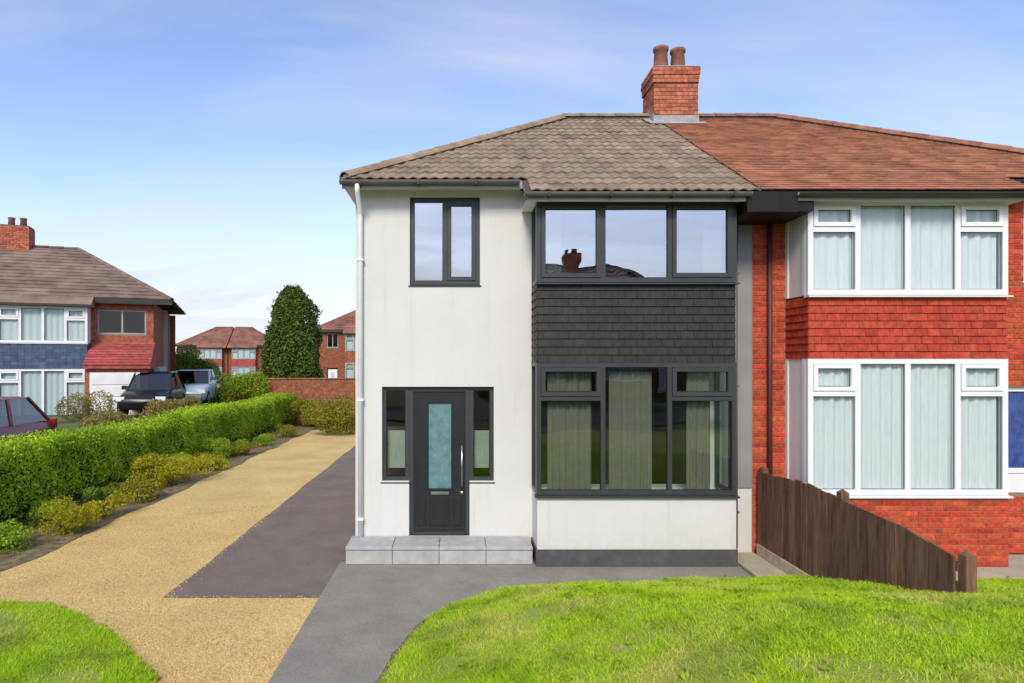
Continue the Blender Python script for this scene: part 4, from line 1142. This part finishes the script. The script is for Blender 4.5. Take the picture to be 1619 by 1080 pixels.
# ================================================================== foliage
def leaves_on(P, Nrm, size, m, name, parent, asp=0.55, flat=0.5):
    """one diamond leaf per point"""
    n = len(P)
    d = rng.normal(size=(n, 3)); d /= np.linalg.norm(d, axis=1)[:, None]
    nn = Nrm * flat + rng.normal(size=(n, 3)) * 0.6; nn /= np.linalg.norm(nn, axis=1)[:, None]
    u = np.cross(nn, d); u /= np.linalg.norm(u, axis=1)[:, None]; w = np.cross(nn, u)
    s = size * rng.uniform(0.6, 1.3, n)[:, None]
    V = np.stack([P - u * s * .5, P + w * s * asp * .5 + nn * s * .08, P + u * s * .5, P - w * s * asp * .5 + nn * s * .08], 1).reshape(-1, 3)
    F = np.arange(n)[:, None] * 4 + np.array([[0, 1, 2, 3]])
    return link(name, np_mesh(name, V, F, m), parent)
def vnoise(P, s, seed=0):
    q = P * s + seed * 7.3
    return (np.sin(q[:, 0] * 1.3 + 1.1 * np.sin(q[:, 1] * 0.9)) + np.sin(q[:, 1] * 1.7 + q[:, 2]) + np.sin(q[:, 2] * 1.9 + 0.8 * q[:, 0])) / 3

tag(stuff(weeds(260)), "small broad leaved weeds scattered through the front lawn", "weeds")
# hedge along the driveway
hedge = thing("privet_hedge", "long clipped green hedge running along the far side of the driveway", "hedge", (-7.9, 7, 0), world=True)
HY0, HY1, HXA, HXB, HH = -4.5, 19.3, -8.35, -7.35, 1.30
n = 105000
t = rng.random(n); Y = HY0 + (HY1 - HY0) * rng.random(n) ** 1.15
side = rng.choice(3, n, p=[0.50, 0.36, 0.14])
X = np.where(side == 0, HXB, np.where(side == 1, rng.uniform(HXA, HXB, n), HXA))
Z = np.where(side == 1, HH, HH * rng.random(n) ** 0.8)
Nn = np.zeros((n, 3)); Nn[side == 0, 0] = 1; Nn[side == 1, 2] = 1; Nn[side == 2, 0] = -1
end = rng.random(n) < 0.03; Y[end] = HY1; X[end] = rng.uniform(HXA, HXB, end.sum()); Z[end] = HH * rng.random(end.sum()); Nn[end] = (0, 1, 0)
P = np.c_[X, Y, Z]
bul = vnoise(P, 1.9) * 0.11 + vnoise(P, 5.5, 3) * 0.05
# rounded shoulders and a thin, ragged foot
sh = np.clip((Z - (HH - 0.25)) / 0.25, 0, 1)
P[:, 0] += np.where(side == 0, -0.13 * sh ** 2, 0) + np.where(side == 0, -0.10 * np.clip((0.35 - Z) / 0.35, 0, 1), 0)
edge = np.minimum(np.abs(P[:, 0] - HXA), np.abs(P[:, 0] - HXB))
P[:, 2] += np.where(side == 1, -0.12 * np.clip(1 - edge / 0.2, 0, 1) ** 2, 0)
P += Nn * (bul + rng.normal(0, 0.03, n) - 0.02)[:, None]
P[:, 2] += 0.05 * np.sin(P[:, 1] * 0.8) * (P[:, 2] / HH)
P[:, 2] += base_z(-7.5, 0)
keep = ~((P[:, 2] < 0.28) & (rng.random(n) < 0.6))
leaves_on(P[keep], Nn[keep], 0.058, M['privet'], "foliage", hedge, flat=0.95)
# upright shoots on top
n = 5000
yy = HY0 + (HY1 - HY0) * rng.random(n); P = np.c_[rng.uniform(HXA + .1, HXB - .1, n), yy, np.full(n, HH) + rng.uniform(0, .10, n) + .05 * np.sin(yy * .8)]
leaves_on(P, np.tile([0, 0, 0.2], (n, 1)), 0.055, M['privet'], "shoots", hedge)
# inner twigs and stems
V, F = [], []
ny = 70
for j in range(ny):
    yv = HY0 + .1 + (HY1 - HY0 - .2) * j / (ny - 1)
    for (xv, zv) in ((HXB - .2, .1), (HXB - .14, .5), (HXB - .17, HH - .25), (HXB - .3, HH - .1), (HXA + .3, HH - .1), (HXA + .17, HH - .3), (HXA + .2, .1)):
        V.append((xv + random.uniform(-.04, .04), yv, zv + random.uniform(-.03, .03)))
for j in range(ny - 1):
    for i in range(6): F.append((j * 7 + i, j * 7 + i + 1, (j + 1) * 7 + i + 1, (j + 1) * 7 + i))
link("twigs", np_mesh("twigs", np.array(V), np.array(F), M['hedge_core'], True), hedge)
mb = MB()
for i in range(70):
    yv = random.uniform(HY0 + .2, HY1 - .2); xv = random.uniform(HXB - .35, HXB - .1)
    mb.tube([(xv, yv, 0), (xv + random.uniform(-.05, .05), yv + random.uniform(-.08, .08), .25), (xv + random.uniform(-.08, .12), yv + random.uniform(-.12, .12), .55)], .012, 5, .006)
stuff(mb.build("stems", M['bark'], hedge))

def bush(name, label, cat, loc, rx, ry, rz, n, leaf, m, zc=0.5, lumps=7, seed=1, trunk=True, group=None, conical=False, core=True):
    """shrub or tree crown: leaves on and in a set of overlapping uneven lobes"""
    r2 = np.random.default_rng(seed)
    o = thing(name, label, cat, loc, group=group)
    if conical:
        h = r2.random(n) ** 1.25; a = r2.uniform(0, 6.283, n)
        prof = np.interp(h, [0, .08, .3, .6, .85, 1], [.86, 1.0, 1.0, .92, .72, .22])
        rad = prof * (0.72 + 0.28 * np.sqrt(r2.random(n))) * (1 + .13 * np.sin(3 * a + 9 * h) + .08 * np.sin(7 * a - 14 * h))
        spur = r2.random(n) < .12
        rad = rad * np.where(spur, 1 + .16 * r2.random(n), 1) * (1 + .10 * np.sin(11 * a + 23 * h))
        P = np.c_[rx * rad * np.cos(a), ry * rad * np.sin(a), rz * 2 * h + .1 + np.where(spur, .18, 0) * r2.random(n) + r2.normal(0, .05, n)]
        Nn = np.c_[np.cos(a), np.sin(a), np.full(n, .5)]
    else:
        cs = np.c_[r2.uniform(-.6, .6, lumps) * rx, r2.uniform(-.6, .6, lumps) * ry, r2.uniform(-.55, .6, lumps) * rz]
        rs = r2.uniform(.38, .62, lumps)
        k = r2.integers(0, lumps, n); d = r2.normal(size=(n, 3)); d /= np.linalg.norm(d, axis=1)[:, None]
        rr = rs[k] * (0.55 + 0.45 * r2.random(n) ** .4)
        P = cs[k] + d * np.c_[rx * rr, ry * rr, rz * rr]
        P += d * (vnoise(P, 5.0 / max(rx, .3), seed) * .12 * rx)[:, None]
        Nn = d
        P[:, 2] += zc
        P = P[P[:, 2] > 0.0] if zc < rz * 1.3 else P
        Nn = Nn[:len(P)]
    n2 = len(P)
    dd = r2.normal(size=(n2, 3)); dd /= np.linalg.norm(dd, axis=1)[:, None]
    leaves_on(P, Nn[:n2] if len(Nn) >= n2 else dd, leaf, m, "crown" if trunk else "foliage", o)
    mb = MB(); hgt = zc if not conical else rz
    if trunk:
        mb.tube([(0, 0, -.05), (.03, .02, hgt * .5), (-.02, .04, hgt)], max(.03, .09 * rx), 8, max(.015, .04 * rx))
        for i in range(6):
            a = i * 1.05 + seed; z0 = hgt * (.35 + .1 * i)
            mb.tube([(0, 0, z0), (math.cos(a) * rx * .3, math.sin(a) * ry * .3, z0 + rz * .25), (math.cos(a) * rx * .6, math.sin(a) * ry * .6, z0 + rz * .45)], max(.015, .035 * rx), 5, .008)
        mb.build("trunk", M['bark'], o)
    else:
        for i in range(7):
            a = i * .9 + seed
            mb.tube([(0, 0, -.02), (math.cos(a) * rx * .3, math.sin(a) * ry * .3, hgt * .7), (math.cos(a) * rx * .55, math.sin(a) * ry * .55, hgt * 1.2)], .012, 5, .005)
        mb.build("stems", M['bark'], o)
    return o

bush("conifer_tree", "tall dark green columnar conifer behind the end of the hedge", "tree", (-8.0, 21.0, 0.0), 1.26, 1.26, 3.1, 46000, 0.14, M['conifer'], seed=3, conical=True)
bush("shrub", "bright green rounded shrub beyond the far end of the hedge", "shrub", (-9.9, 19.3, 0.3), 1.55, 1.2, 1.15, 11000, 0.10, M['bush_green'], zc=.95, seed=5, trunk=False)
bush("garden_tree", "dark green bushy tree beside the left-hand house and parked cars", "tree", (-13.6, 22.8, 0.4), 1.7, 1.4, 1.35, 9000, 0.13, M['tree_leaf'], zc=1.75, seed=8)
bush("shrub", "olive green shrub at the end of the gravel driveway by the house wall", "shrub", (-5.0, 14.9, 0.0), 1.15, .8, .75, 9000, 0.075, M['bush_olive'], zc=.62, seed=9, trunk=False)
bush("shrub", "olive brown shrub behind the driveway end, right of the hedge end", "shrub", (-6.4, 17.6, 0.0), .9, .7, .65, 6000, 0.075, M['bush_olive'], zc=.6, seed=10, trunk=False)
bush("shrub", "yellow green spreading shrub at the hedge foot halfway along the driveway", "shrub", (-6.55, 5.1, 0.0), .75, .8, .42, 7000, 0.05, M['bush_yellow'], zc=.35, seed=12, trunk=False)
bush("shrub", "small yellow green plant in the bed nearest the camera", "shrub", (-6.35, 1.1, 0.0), .42, .42, .30, 3500, 0.04, M['bush_yellow'], zc=.24, seed=13, trunk=False)
bush("shrub", "low dark green plant in the soil under the near hedge", "shrub", (-6.9, 2.9, 0.0), .38, .45, .24, 2600, 0.045, M['tree_leaf'], zc=.2, seed=14, trunk=False)
bush("shrub", "low green plant in the bed beyond the yellow spreading shrub", "shrub", (-6.9, 8.6, 0.0), .5, .6, .35, 3500, 0.05, M['bush_green'], zc=.28, seed=15, trunk=False)

M['bush_tan'] = leaf_mat('tan_leaf', (0.22, 0.17, 0.05), (0.42, 0.36, 0.10), 0.3, 1.0)
bush("shrub", "olive tan shrub growing over the hedge in front of the white garage door", "shrub", (-9.05, 6.9, 0.55), .75, 1.5, .72, 9000, .06, M['bush_tan'], zc=.75, seed=31, trunk=False)
bush("shrub", "second olive tan shrub behind the hedge, farther along and below the black car", "shrub", (-9.1, 10.4, 0.75), .7, 1.4, .55, 7000, .065, M['bush_tan'], zc=.58, seed=32, trunk=False)
# low planting filling the bed between the hedge and the gravel
protos = []
for q, (mm, sd_) in enumerate((('bush_green', 41), ('bush_olive', 42), ('bush_yellow', 43))):
    lab = ("low green bedding plant between the hedge foot and the gravel", "low olive bedding plant between the hedge foot and the gravel", "low yellow green bedding plant between the hedge foot and the gravel")[q]
    protos.append(bush("bedding_plant", lab, "plant", (-6.6, 20 + q, -5), .36, .40, .2, 1900, .045, M[mm], zc=.17, seed=sd_, trunk=False, group=lab.split(" between")[0] + "s in the hedge bed"))
spots = [(-6.75, .2), (-6.3, 2.1), (-6.95, 3.9), (-6.35, 3.4), (-6.9, 6.6), (-6.35, 6.9), (-6.6, 7.7), (-6.45, 9.6), (-6.85, 10.6), (-6.4, 11.5), (-6.75, 12.8), (-6.45, 14.0), (-6.8, 15.3), (-6.95, 1.7)]
used_ = set()
for i, (x, y) in enumerate(spots):
    p_ = protos[(i * 2 + (i // 3)) % 3]
    if p_.name not in used_: used_.add(p_.name); o = p_
    else:
        o = p_.copy(); C.objects.link(o)
        for chd in p_.children:
            c2 = chd.copy(); C.objects.link(c2); c2.parent = o
    rank = sorted(q_[1] for q_ in spots).index(y)
    o['label'] = "low %s bedding plant, %s along the hedge bed counting from the camera" % (("green", "olive", "yellow green")[protos.index(p_)],
        ("first", "second", "third", "fourth", "fifth", "sixth", "seventh", "eighth", "ninth", "tenth", "eleventh", "twelfth", "thirteenth", "last")[rank])
    o['group'] = "low plants in the hedge bed"
    k = random.uniform(.7, 1.25)
    o.location = (x, y, .01); o.rotation_euler = (0, 0, random.uniform(0, 6)); o.scale = (k, k, k * random.uniform(.8, 1.2))
# ================================================================== far houses
def roof_courses(P, rows, m, name, parent, lift=0.03):
    """roof slope given by eave (a,b) and top (c,d) edges, as overlapping courses"""
    a, b, c, d = [Vector(p) for p in P]
    mb = MB(); nrm = (b - a).cross(d - a).normalized()
    if nrm.z < 0: nrm = -nrm
    for r in range(rows):
        t0, t1 = r / rows, min(1.0, (r + 1.12) / rows)
        p0, p1 = a.lerp(d, t0), b.lerp(c, t0); p2, p3 = b.lerp(c, t1), a.lerp(d, t1)
        k = max(1, int((p1 - p0).length / 0.9))
        for i in range(k):
            s0, s1 = i / k, (i + 1) / k
            q = [p0.lerp(p1, s0) + nrm * lift, p0.lerp(p1, s1) + nrm * lift, p3.lerp(p2, s1), p3.lerp(p2, s0), p0.lerp(p1, s0), p0.lerp(p1, s1)]
            mb.add(q, [(0, 1, 2, 3), (4, 5, 1, 0)])
    me = bpy.data.meshes.new(name); me.from_pydata(mb.v, [], mb.f); me.materials.append(m)
    return stuff(link(name, me, parent))

def far_house(label, loc, rz, mir, wall_m, roof_m, span_m, frame=None, chimney=True, porch=False, name="semi_detached_house"):
    """half of a pair like the one in front; local x runs from its outer wall (0) to the party wall (5.7)"""
    frame = frame or M['white_upvc']
    s = -1 if mir else 1
    X = lambda x: s * x
    o = thing(name, label, "house", loc, rz)
    def bx(mb, x0, x1, *r): return mb.box(min(X(x0), X(x1)), max(X(x0), X(x1)), *r)
    hl = [(0.9, 1.8, 3.9, 5.0), (0.9, 1.8, .2, 2.3)] if not porch else [(0.7, 2.3, 4.0, 4.9)]
    hl = [(min(X(a), X(b)), max(X(a), X(b)), c, d) for a, b, c, d in hl]
    wl = .45 if porch else 0
    mb = wall_holes(MB(), min(X(wl), X(5.7)), max(X(wl), X(5.7)), 0, 5.2, 0, .25, hl)
    bx(mb, wl, wl + .25, .25, 7, 0, 5.2); bx(mb, .25, 5.7, 6.8, 7, 0, 5.2)
    bx(mb, 2.52, 5.18, -.6, 0, 0, .9)
    w = mb_nofix(mb, "wall", wall_m, o)
    mb = MB(); bx(mb, .3, 5.7, 3.5, 3.6, 0, 5.2); bx(mb, .3, 5.7, .3, 3.5, 2.6, 2.8); mb.build("interior_wall", M['interior'], o)
    bx(MB(), 2.5, 5.2, -.58, 0, 2.75, 3.65).build("spandrel", span_m, o)
    mb = MB()
    for r in range(8):
        for i in range(13):
            a = 2.5 + .2077 * i; bx(mb, a + .003, a + .2047, -.615, -.58, 2.76 + r * .111, 2.76 + r * .111 + .105)
    stuff(mb.build("hung_tile", span_m, bpy.data.objects[o.children[-1].name]))
    for (z0, z1) in ((.92, 2.75), (3.65, 4.92)):
        a, b = sorted((X(2.5), X(5.2))); q = (b - a) / 4
        ww = win(o, a, b, z0, z1, -.59, [a + q, a + 2 * q, a + 3 * q], frame, M['glass_far'], .08, (0, 3), .06, transom=.36, name="bay_window")
        pleat_curtain(ww, a + .1, b - .1, z0, z1 - .1, -.49, M['net'], .015, .2, "net_curtain")
        for xe in ((a, a + .07), (b - .07, b)):
            MB().box(xe[0], xe[1], -.515, -.002, z0, z1).build("side_frame", frame, ww)
    if not porch:
        a, b = sorted((X(.9), X(1.8)))
        win(o, a, b, 3.9, 5.0, .05, [(a + b) / 2], frame, M['glass_far'], .06)
        mb = MB(); mb.box(a + .08, b - .08, .08, .12, .25, 2.2); dr = mb.build("door", M['white_upvc'], o)
        MB().box(a + .3, b - .3, .06, .079, 1.2, 2.0).build("pane", M['glass_far'], dr)
    else:
        a, b = sorted((X(.7), X(2.3)))
        win(o, a, b, 4.0, 4.9, .05, [(a + b) / 2], M['grey_trim'], M['glass_far'], .06)
        # red tiled band and lean-to porch roof over a white door
        mb = MB(); bx(mb, .5, 2.45, -1.25, -.002, 0, 2.74); pw = mb.build("porch_wall", M['brick_far'], o)
        sx = sorted((X(.4), X(2.48)))
        MB().prism([(-1.40, 2.75), (-.002, 2.75), (-.002, 3.68), (-1.40, 2.86)], 'x', sx[0], sx[1]).build("porch_roof", M['red_tile_i'], o)
        roof_courses([(sx[0], -1.42, 2.87), (sx[1], -1.42, 2.87), (sx[1], -.01, 3.71), (sx[0], -.01, 3.71)], 9, M['red_tile_i'], "roof_tile", bpy.data.objects[o.children[-1].name])
        gx = sorted((X(.75), X(2.3)))
        gd = MB().box(gx[0], gx[1], -1.3, -1.252, .05, 2.62).build("garage_door", M['white_paint'], o)
        mb = MB()
        for i in range(6): mb.bbox(gx[0] + .06, gx[1] - .06, -1.325, -1.3, .12 + i * .415, .12 + i * .415 + .37, .01)
        mb.build("panel", M['white_paint'], gd)
    ov = -.2; EZ2 = 5.3; rdg = 7.6
    r1 = MB(); pts = [(X(ov), -.3, EZ2), (X(5.7), -.3, EZ2), (X(5.7), 3.5, rdg), (X(3.6), 3.5, rdg), (X(ov), 7.3, EZ2), (X(5.7), 7.3, EZ2)]
    r1.add([(p[0], p[1], p[2] - .02) for p in pts], [(0, 1, 2, 3), (0, 3, 4), (3, 2, 5, 4)]); rf = r1.build("roof", roof_m, o)
    roof_courses([pts[0], pts[1], pts[2], pts[3]], 15, roof_m, "roof_tile", rf)
    roof_courses([pts[4], pts[0], pts[3], pts[3]], 15, roof_m, "roof_tile", rf)
    mb = MB(); v0 = (X(2.35), -.3, EZ2 - .0); 
    mb.add([(X(2.35), -.8, 5.0), (X(5.7), -.8, 5.0), (X(5.7), -.3, EZ2 + .02), (X(2.35), -.3, EZ2 + .02), (X(2.35), -.8, 4.93), (X(5.7), -.8, 4.93), (X(5.7), -.0, 4.93), (X(2.35), 0, 4.93)],
           [(0, 1, 2, 3), (4, 5, 1, 0), (4, 0, 3, 7), (4, 7, 6, 5)])
    mb.build("bay_roof", roof_m, o)
    mb = MB(); bx(mb, ov, 2.34, -.31, -.28, 5.1, 5.27); bx(mb, 2.36, 5.7, -.82, -.801, 4.92, 5.0); mb.build("fascia", M['gutter_dark'], o)
    rt = half_round(roof_m, .5, .11)
    run_ridge(rf, (X(3.6), 3.5, rdg), (X(5.7), 3.5, rdg), rt, .5); run_ridge(rf, (X(ov), -.3, EZ2), (X(3.6), 3.5, rdg), rt, .5, "hip_tile")
    if chimney:
        cx = X(5.7)
        c = MB().box(cx - .48, cx + .48, 3.1, 3.9, 6.8, 8.35).build("chimney", M['mortar'], o)
        stuff(brick_boxes(MB(), cx - .49, cx + .49, 3.09, 3.91, 6.8, 8.36).build("brick", M['brick_ch'], c))
        MB().lathe([(.13, 8.36), (.11, 8.62), (.13, 8.64), (.13, 8.70), (.1, 8.70)], cx - .2, 3.5, 12).build("pot", M['terracotta'], c, True)
        MB().lathe([(.13, 8.36), (.11, 8.62), (.13, 8.64), (.13, 8.70), (.1, 8.70)], cx + .2, 3.5, 12).build("pot", M['terracotta'], c, True)
    return o

# left-hand pair: corner at (-11, 14.5), turned 20 degrees towards us (nearer half mirrored)
TH = R(20); LC = (-11.0, 14.5, -0.22)
far_house("brown roofed house with navy blue bay panel and red tiled porch beyond the hedge", LC, TH, True, M['brick_far'], M['roof_far'], M['navy_tile'], porch=True)
p2 = (LC[0] - 11.4 * math.cos(TH), LC[1] - 11.4 * math.sin(TH), LC[2])
far_house("attached half of the navy panelled house, showing only roof at the picture edge", p2, TH, False, M['brick_far'], M['roof_far'], M['red_tile_i'], chimney=False)
# distant houses beyond the conifer
far_house("distant red roofed brick house between the left house and the conifer", (-21.8, 66, -.5), R(8), True, M['brick_far'], M['roof_far_red'], M['red_tile_i'], frame=M['grey_trim'], chimney=False)
far_house("distant orange brick house seen just right of the conifer", (-11.3, 40, 0), R(-4), False, M['brick_far'], M['roof_far_red'], M['brick_far'], frame=M['grey_trim'], chimney=False)
far_house("distant brick house half of the pair beyond the hedge shrubs", (-33.2, 64.4, -.5), R(8), False, M['brick_far'], M['roof_far_red'], M['red_tile_i'], frame=M['grey_trim'], chimney=False)

# brick garden wall at the end of the back gardens
gw = thing("garden_wall", "orange brick garden wall behind the shrubs at the driveway end", "wall", (-7, 19.0, 0), world=True)
mb = MB().box(-10.4, -2.6, 19.008, 19.2, 0, 1.98); mb.build("core", M['mortar'], gw)
mb = MB(); z = 0.0; r = 0
while z < 1.93:
    s = -10.4 - (.11 if r % 2 else 0)
    while s < -2.6: mb.box(max(s, -10.4), min(s + .215, -2.6), 19.0 - random.uniform(0, .004), 19.05, z, z + .065); s += .225
    z += .075; r += 1
stuff(mb.build("brick", M['brick_far'], gw))
mb = MB(); x = -10.42
while x < -2.6: mb.bbox(x, x + .44, 18.96, 19.24, 1.985, 2.05, .01); x += .45
mb.build("coping", M['brick_far'], gw)

# ================================================================== cars
def car(label, loc, rz, paint, L=4.2, W=1.75, H=1.48, suv=False):
    o = thing("parked_car", label, "car", loc, rz)
    hb = 0.28; belt = H * (.62 if not suv else .60)
    st = [(-L / 2, .42, .62, .80), (-L / 2 + .12, .30, belt * .80, .92), (-L * .30, .24, belt * .95, 1.0), (-L * .12, .24, belt, 1.0), (L * .2, .24, belt * 1.02, 1.0), (L * .38, .26, belt * 1.0, .98), (L / 2 - .08, .32, belt * .92, .92), (L / 2, .45, belt * .7, .82)]
    V, F = [], []
    K = 10
    for (yv, z0, z1, wf) in st:
        w2 = W / 2 * wf
        ring = [(-w2 * .9, z0), (-w2, z0 + .12), (-w2 * 1.0, (z0 + z1) / 2), (-w2 * .96, z1 - .08), (-w2 * .84, z1), (w2 * .84, z1), (w2 * .96, z1 - .08), (w2, (z0 + z1) / 2), (w2, z0 + .12), (w2 * .9, z0)]
        V += [(a, yv, b) for a, b in ring]
    for j in range(len(st) - 1):
        for i in range(K): F.append((j * K + i, j * K + (i + 1) % K, (j + 1) * K + (i + 1) % K, (j + 1) * K + i))
    F.append(tuple(range(K))[::-1]); F.append(tuple(range((len(st) - 1) * K, len(st) * K)))
    b = MB().add(V, F).build("body", paint, o, True)
    # cabin: glass house with painted roof and pillars
    y0, y1, y2, y3 = -L * .16, -L * .02, L * .26, L * .42
    w0, w1 = W * .45, W * .37
    zb, zt = belt - .03, H - .04
    g = MB().add([(-w0, y0, zb), (w0, y0, zb), (w0, y3, zb), (-w0, y3, zb), (-w1, y1, zt), (w1, y1, zt), (w1, y2 + .1, zt), (-w1, y2 + .1, zt)],
                 [(0, 1, 5, 4), (1, 2, 6, 5), (2, 3, 7, 6), (3, 0, 4, 7), (4, 5, 6, 7)]).build("window", M['glass_car'], o)
    rm = MB().add([(-w1 - .02, y1 - .03, zt), (w1 + .02, y1 - .03, zt), (w1 + .02, y2 + .14, zt), (-w1 - .02, y2 + .14, zt), (-w1 * .85, y1 + .15, H), (w1 * .85, y1 + .15, H), (w1 * .85, y2 - .05, H), (-w1 * .85, y2 - .05, H)],
                  [(3, 2, 1, 0), (0, 1, 5, 4), (1, 2, 6, 5), (2, 3, 7, 6), (3, 0, 4, 7), (4, 5, 6, 7)]).build("roof", paint, o)
    for sx in (-1, 1):
        for (ya, yb) in ((y0, y1), (L * .1, L * .12), (y3, y2 + .1)):
            MB().tube([(sx * (w0 + .005), ya, zb), (sx * (w1 + .005), yb, zt + .01)], .035, 6).build("pillar", paint, o)
    for sx in (-1, 1):
        for yv in (-L * .31, L * .30):
            n = 18; rr = .31 if not suv else .35
            t = MB(); prof = [(.10, -.0), (rr, 0), (rr + .02, .03), (rr + .02, .15), (rr, .19), (.1, .19)]
            wv = link("wheel", MB().lathe(prof, 0, 0, n).mesh("wheel", M['tyre']), o, (sx * (W / 2 - .19 if sx > 0 else W / 2) , yv, rr), (0, R(90), 0))
            if sx < 0: wv.location.x = -W / 2
            h = MB().lathe([(.04, -.012 if sx < 0 else .202), (rr * .62, -.008 if sx < 0 else .198), (rr * .64, .02 if sx < 0 else .17)], 0, 0, 10).build("rim", M['alloy'], wv)
        MB().box(sx * W * .40 - .15, sx * W * .40 + .15, -L / 2 + .02, -L / 2 + .14, .58, .72).build("headlight", M['lamp'], o)
        MB().box(sx * W * .38 - .12, sx * W * .38 + .12, L / 2 - .10, L / 2 + .005, .66, .86).build("tail_light", M['tail'], o)
        MB().box(sx * (W / 2 + .06) - .08, sx * (W / 2 + .06) + .08, -L * .13, -L * .08, belt, belt + .13).build("mirror", paint, o)
    return o
car("black sport utility car parked before the left house, seen over the hedge", (-10.85, 13.2, .90), R(12), M['car_black'], 3.5, 1.56, 1.52, True)
car("pale blue grey car parked behind the black car, beside the dark tree", (-11.5, 18.0, .93), R(12), M['car_silver'], 4.1, 1.72, 1.50)
car("dark red car at the picture edge, half hidden behind the hedge", (-9.95, 3.4, .60), R(3), M['car_red'], 4.0, 1.7, 1.42)

# ================================================================== across the street (seen mirrored in the glass)
struct(strip("road", M['road'], -17.5, -11.5, lambda y: -120, lambda y: 120, 0.004, 3, 30))
o1 = far_house("brick house across the road, facing the white house and mirrored in its windows", (12.4, -26, .85), R(180), False, M['brick_far'], M['roof_far'], M['red_tile_i'])
o2 = far_house("second brick house across the road, joined to the first and mirrored in the bay", (1.0, -26, .85), R(180), True, M['brick_far'], M['roof_far'], M['red_tile_i'], chimney=False)
bush("street_tree", "broad leafy tree on the verge across the road, mirrored in the lower bay window", "tree", (5.0, -20.5, .85), 2.4, 2.0, 1.5, 9000, .17, M['bush_green'], zc=2.6, seed=21)
bush("street_tree", "smaller leafy tree across the road, mirrored beside the black door", "tree", (-4.5, -20, .85), 1.4, 1.4, 1.1, 5000, .17, M['tree_leaf'], zc=2.2, seed=22)
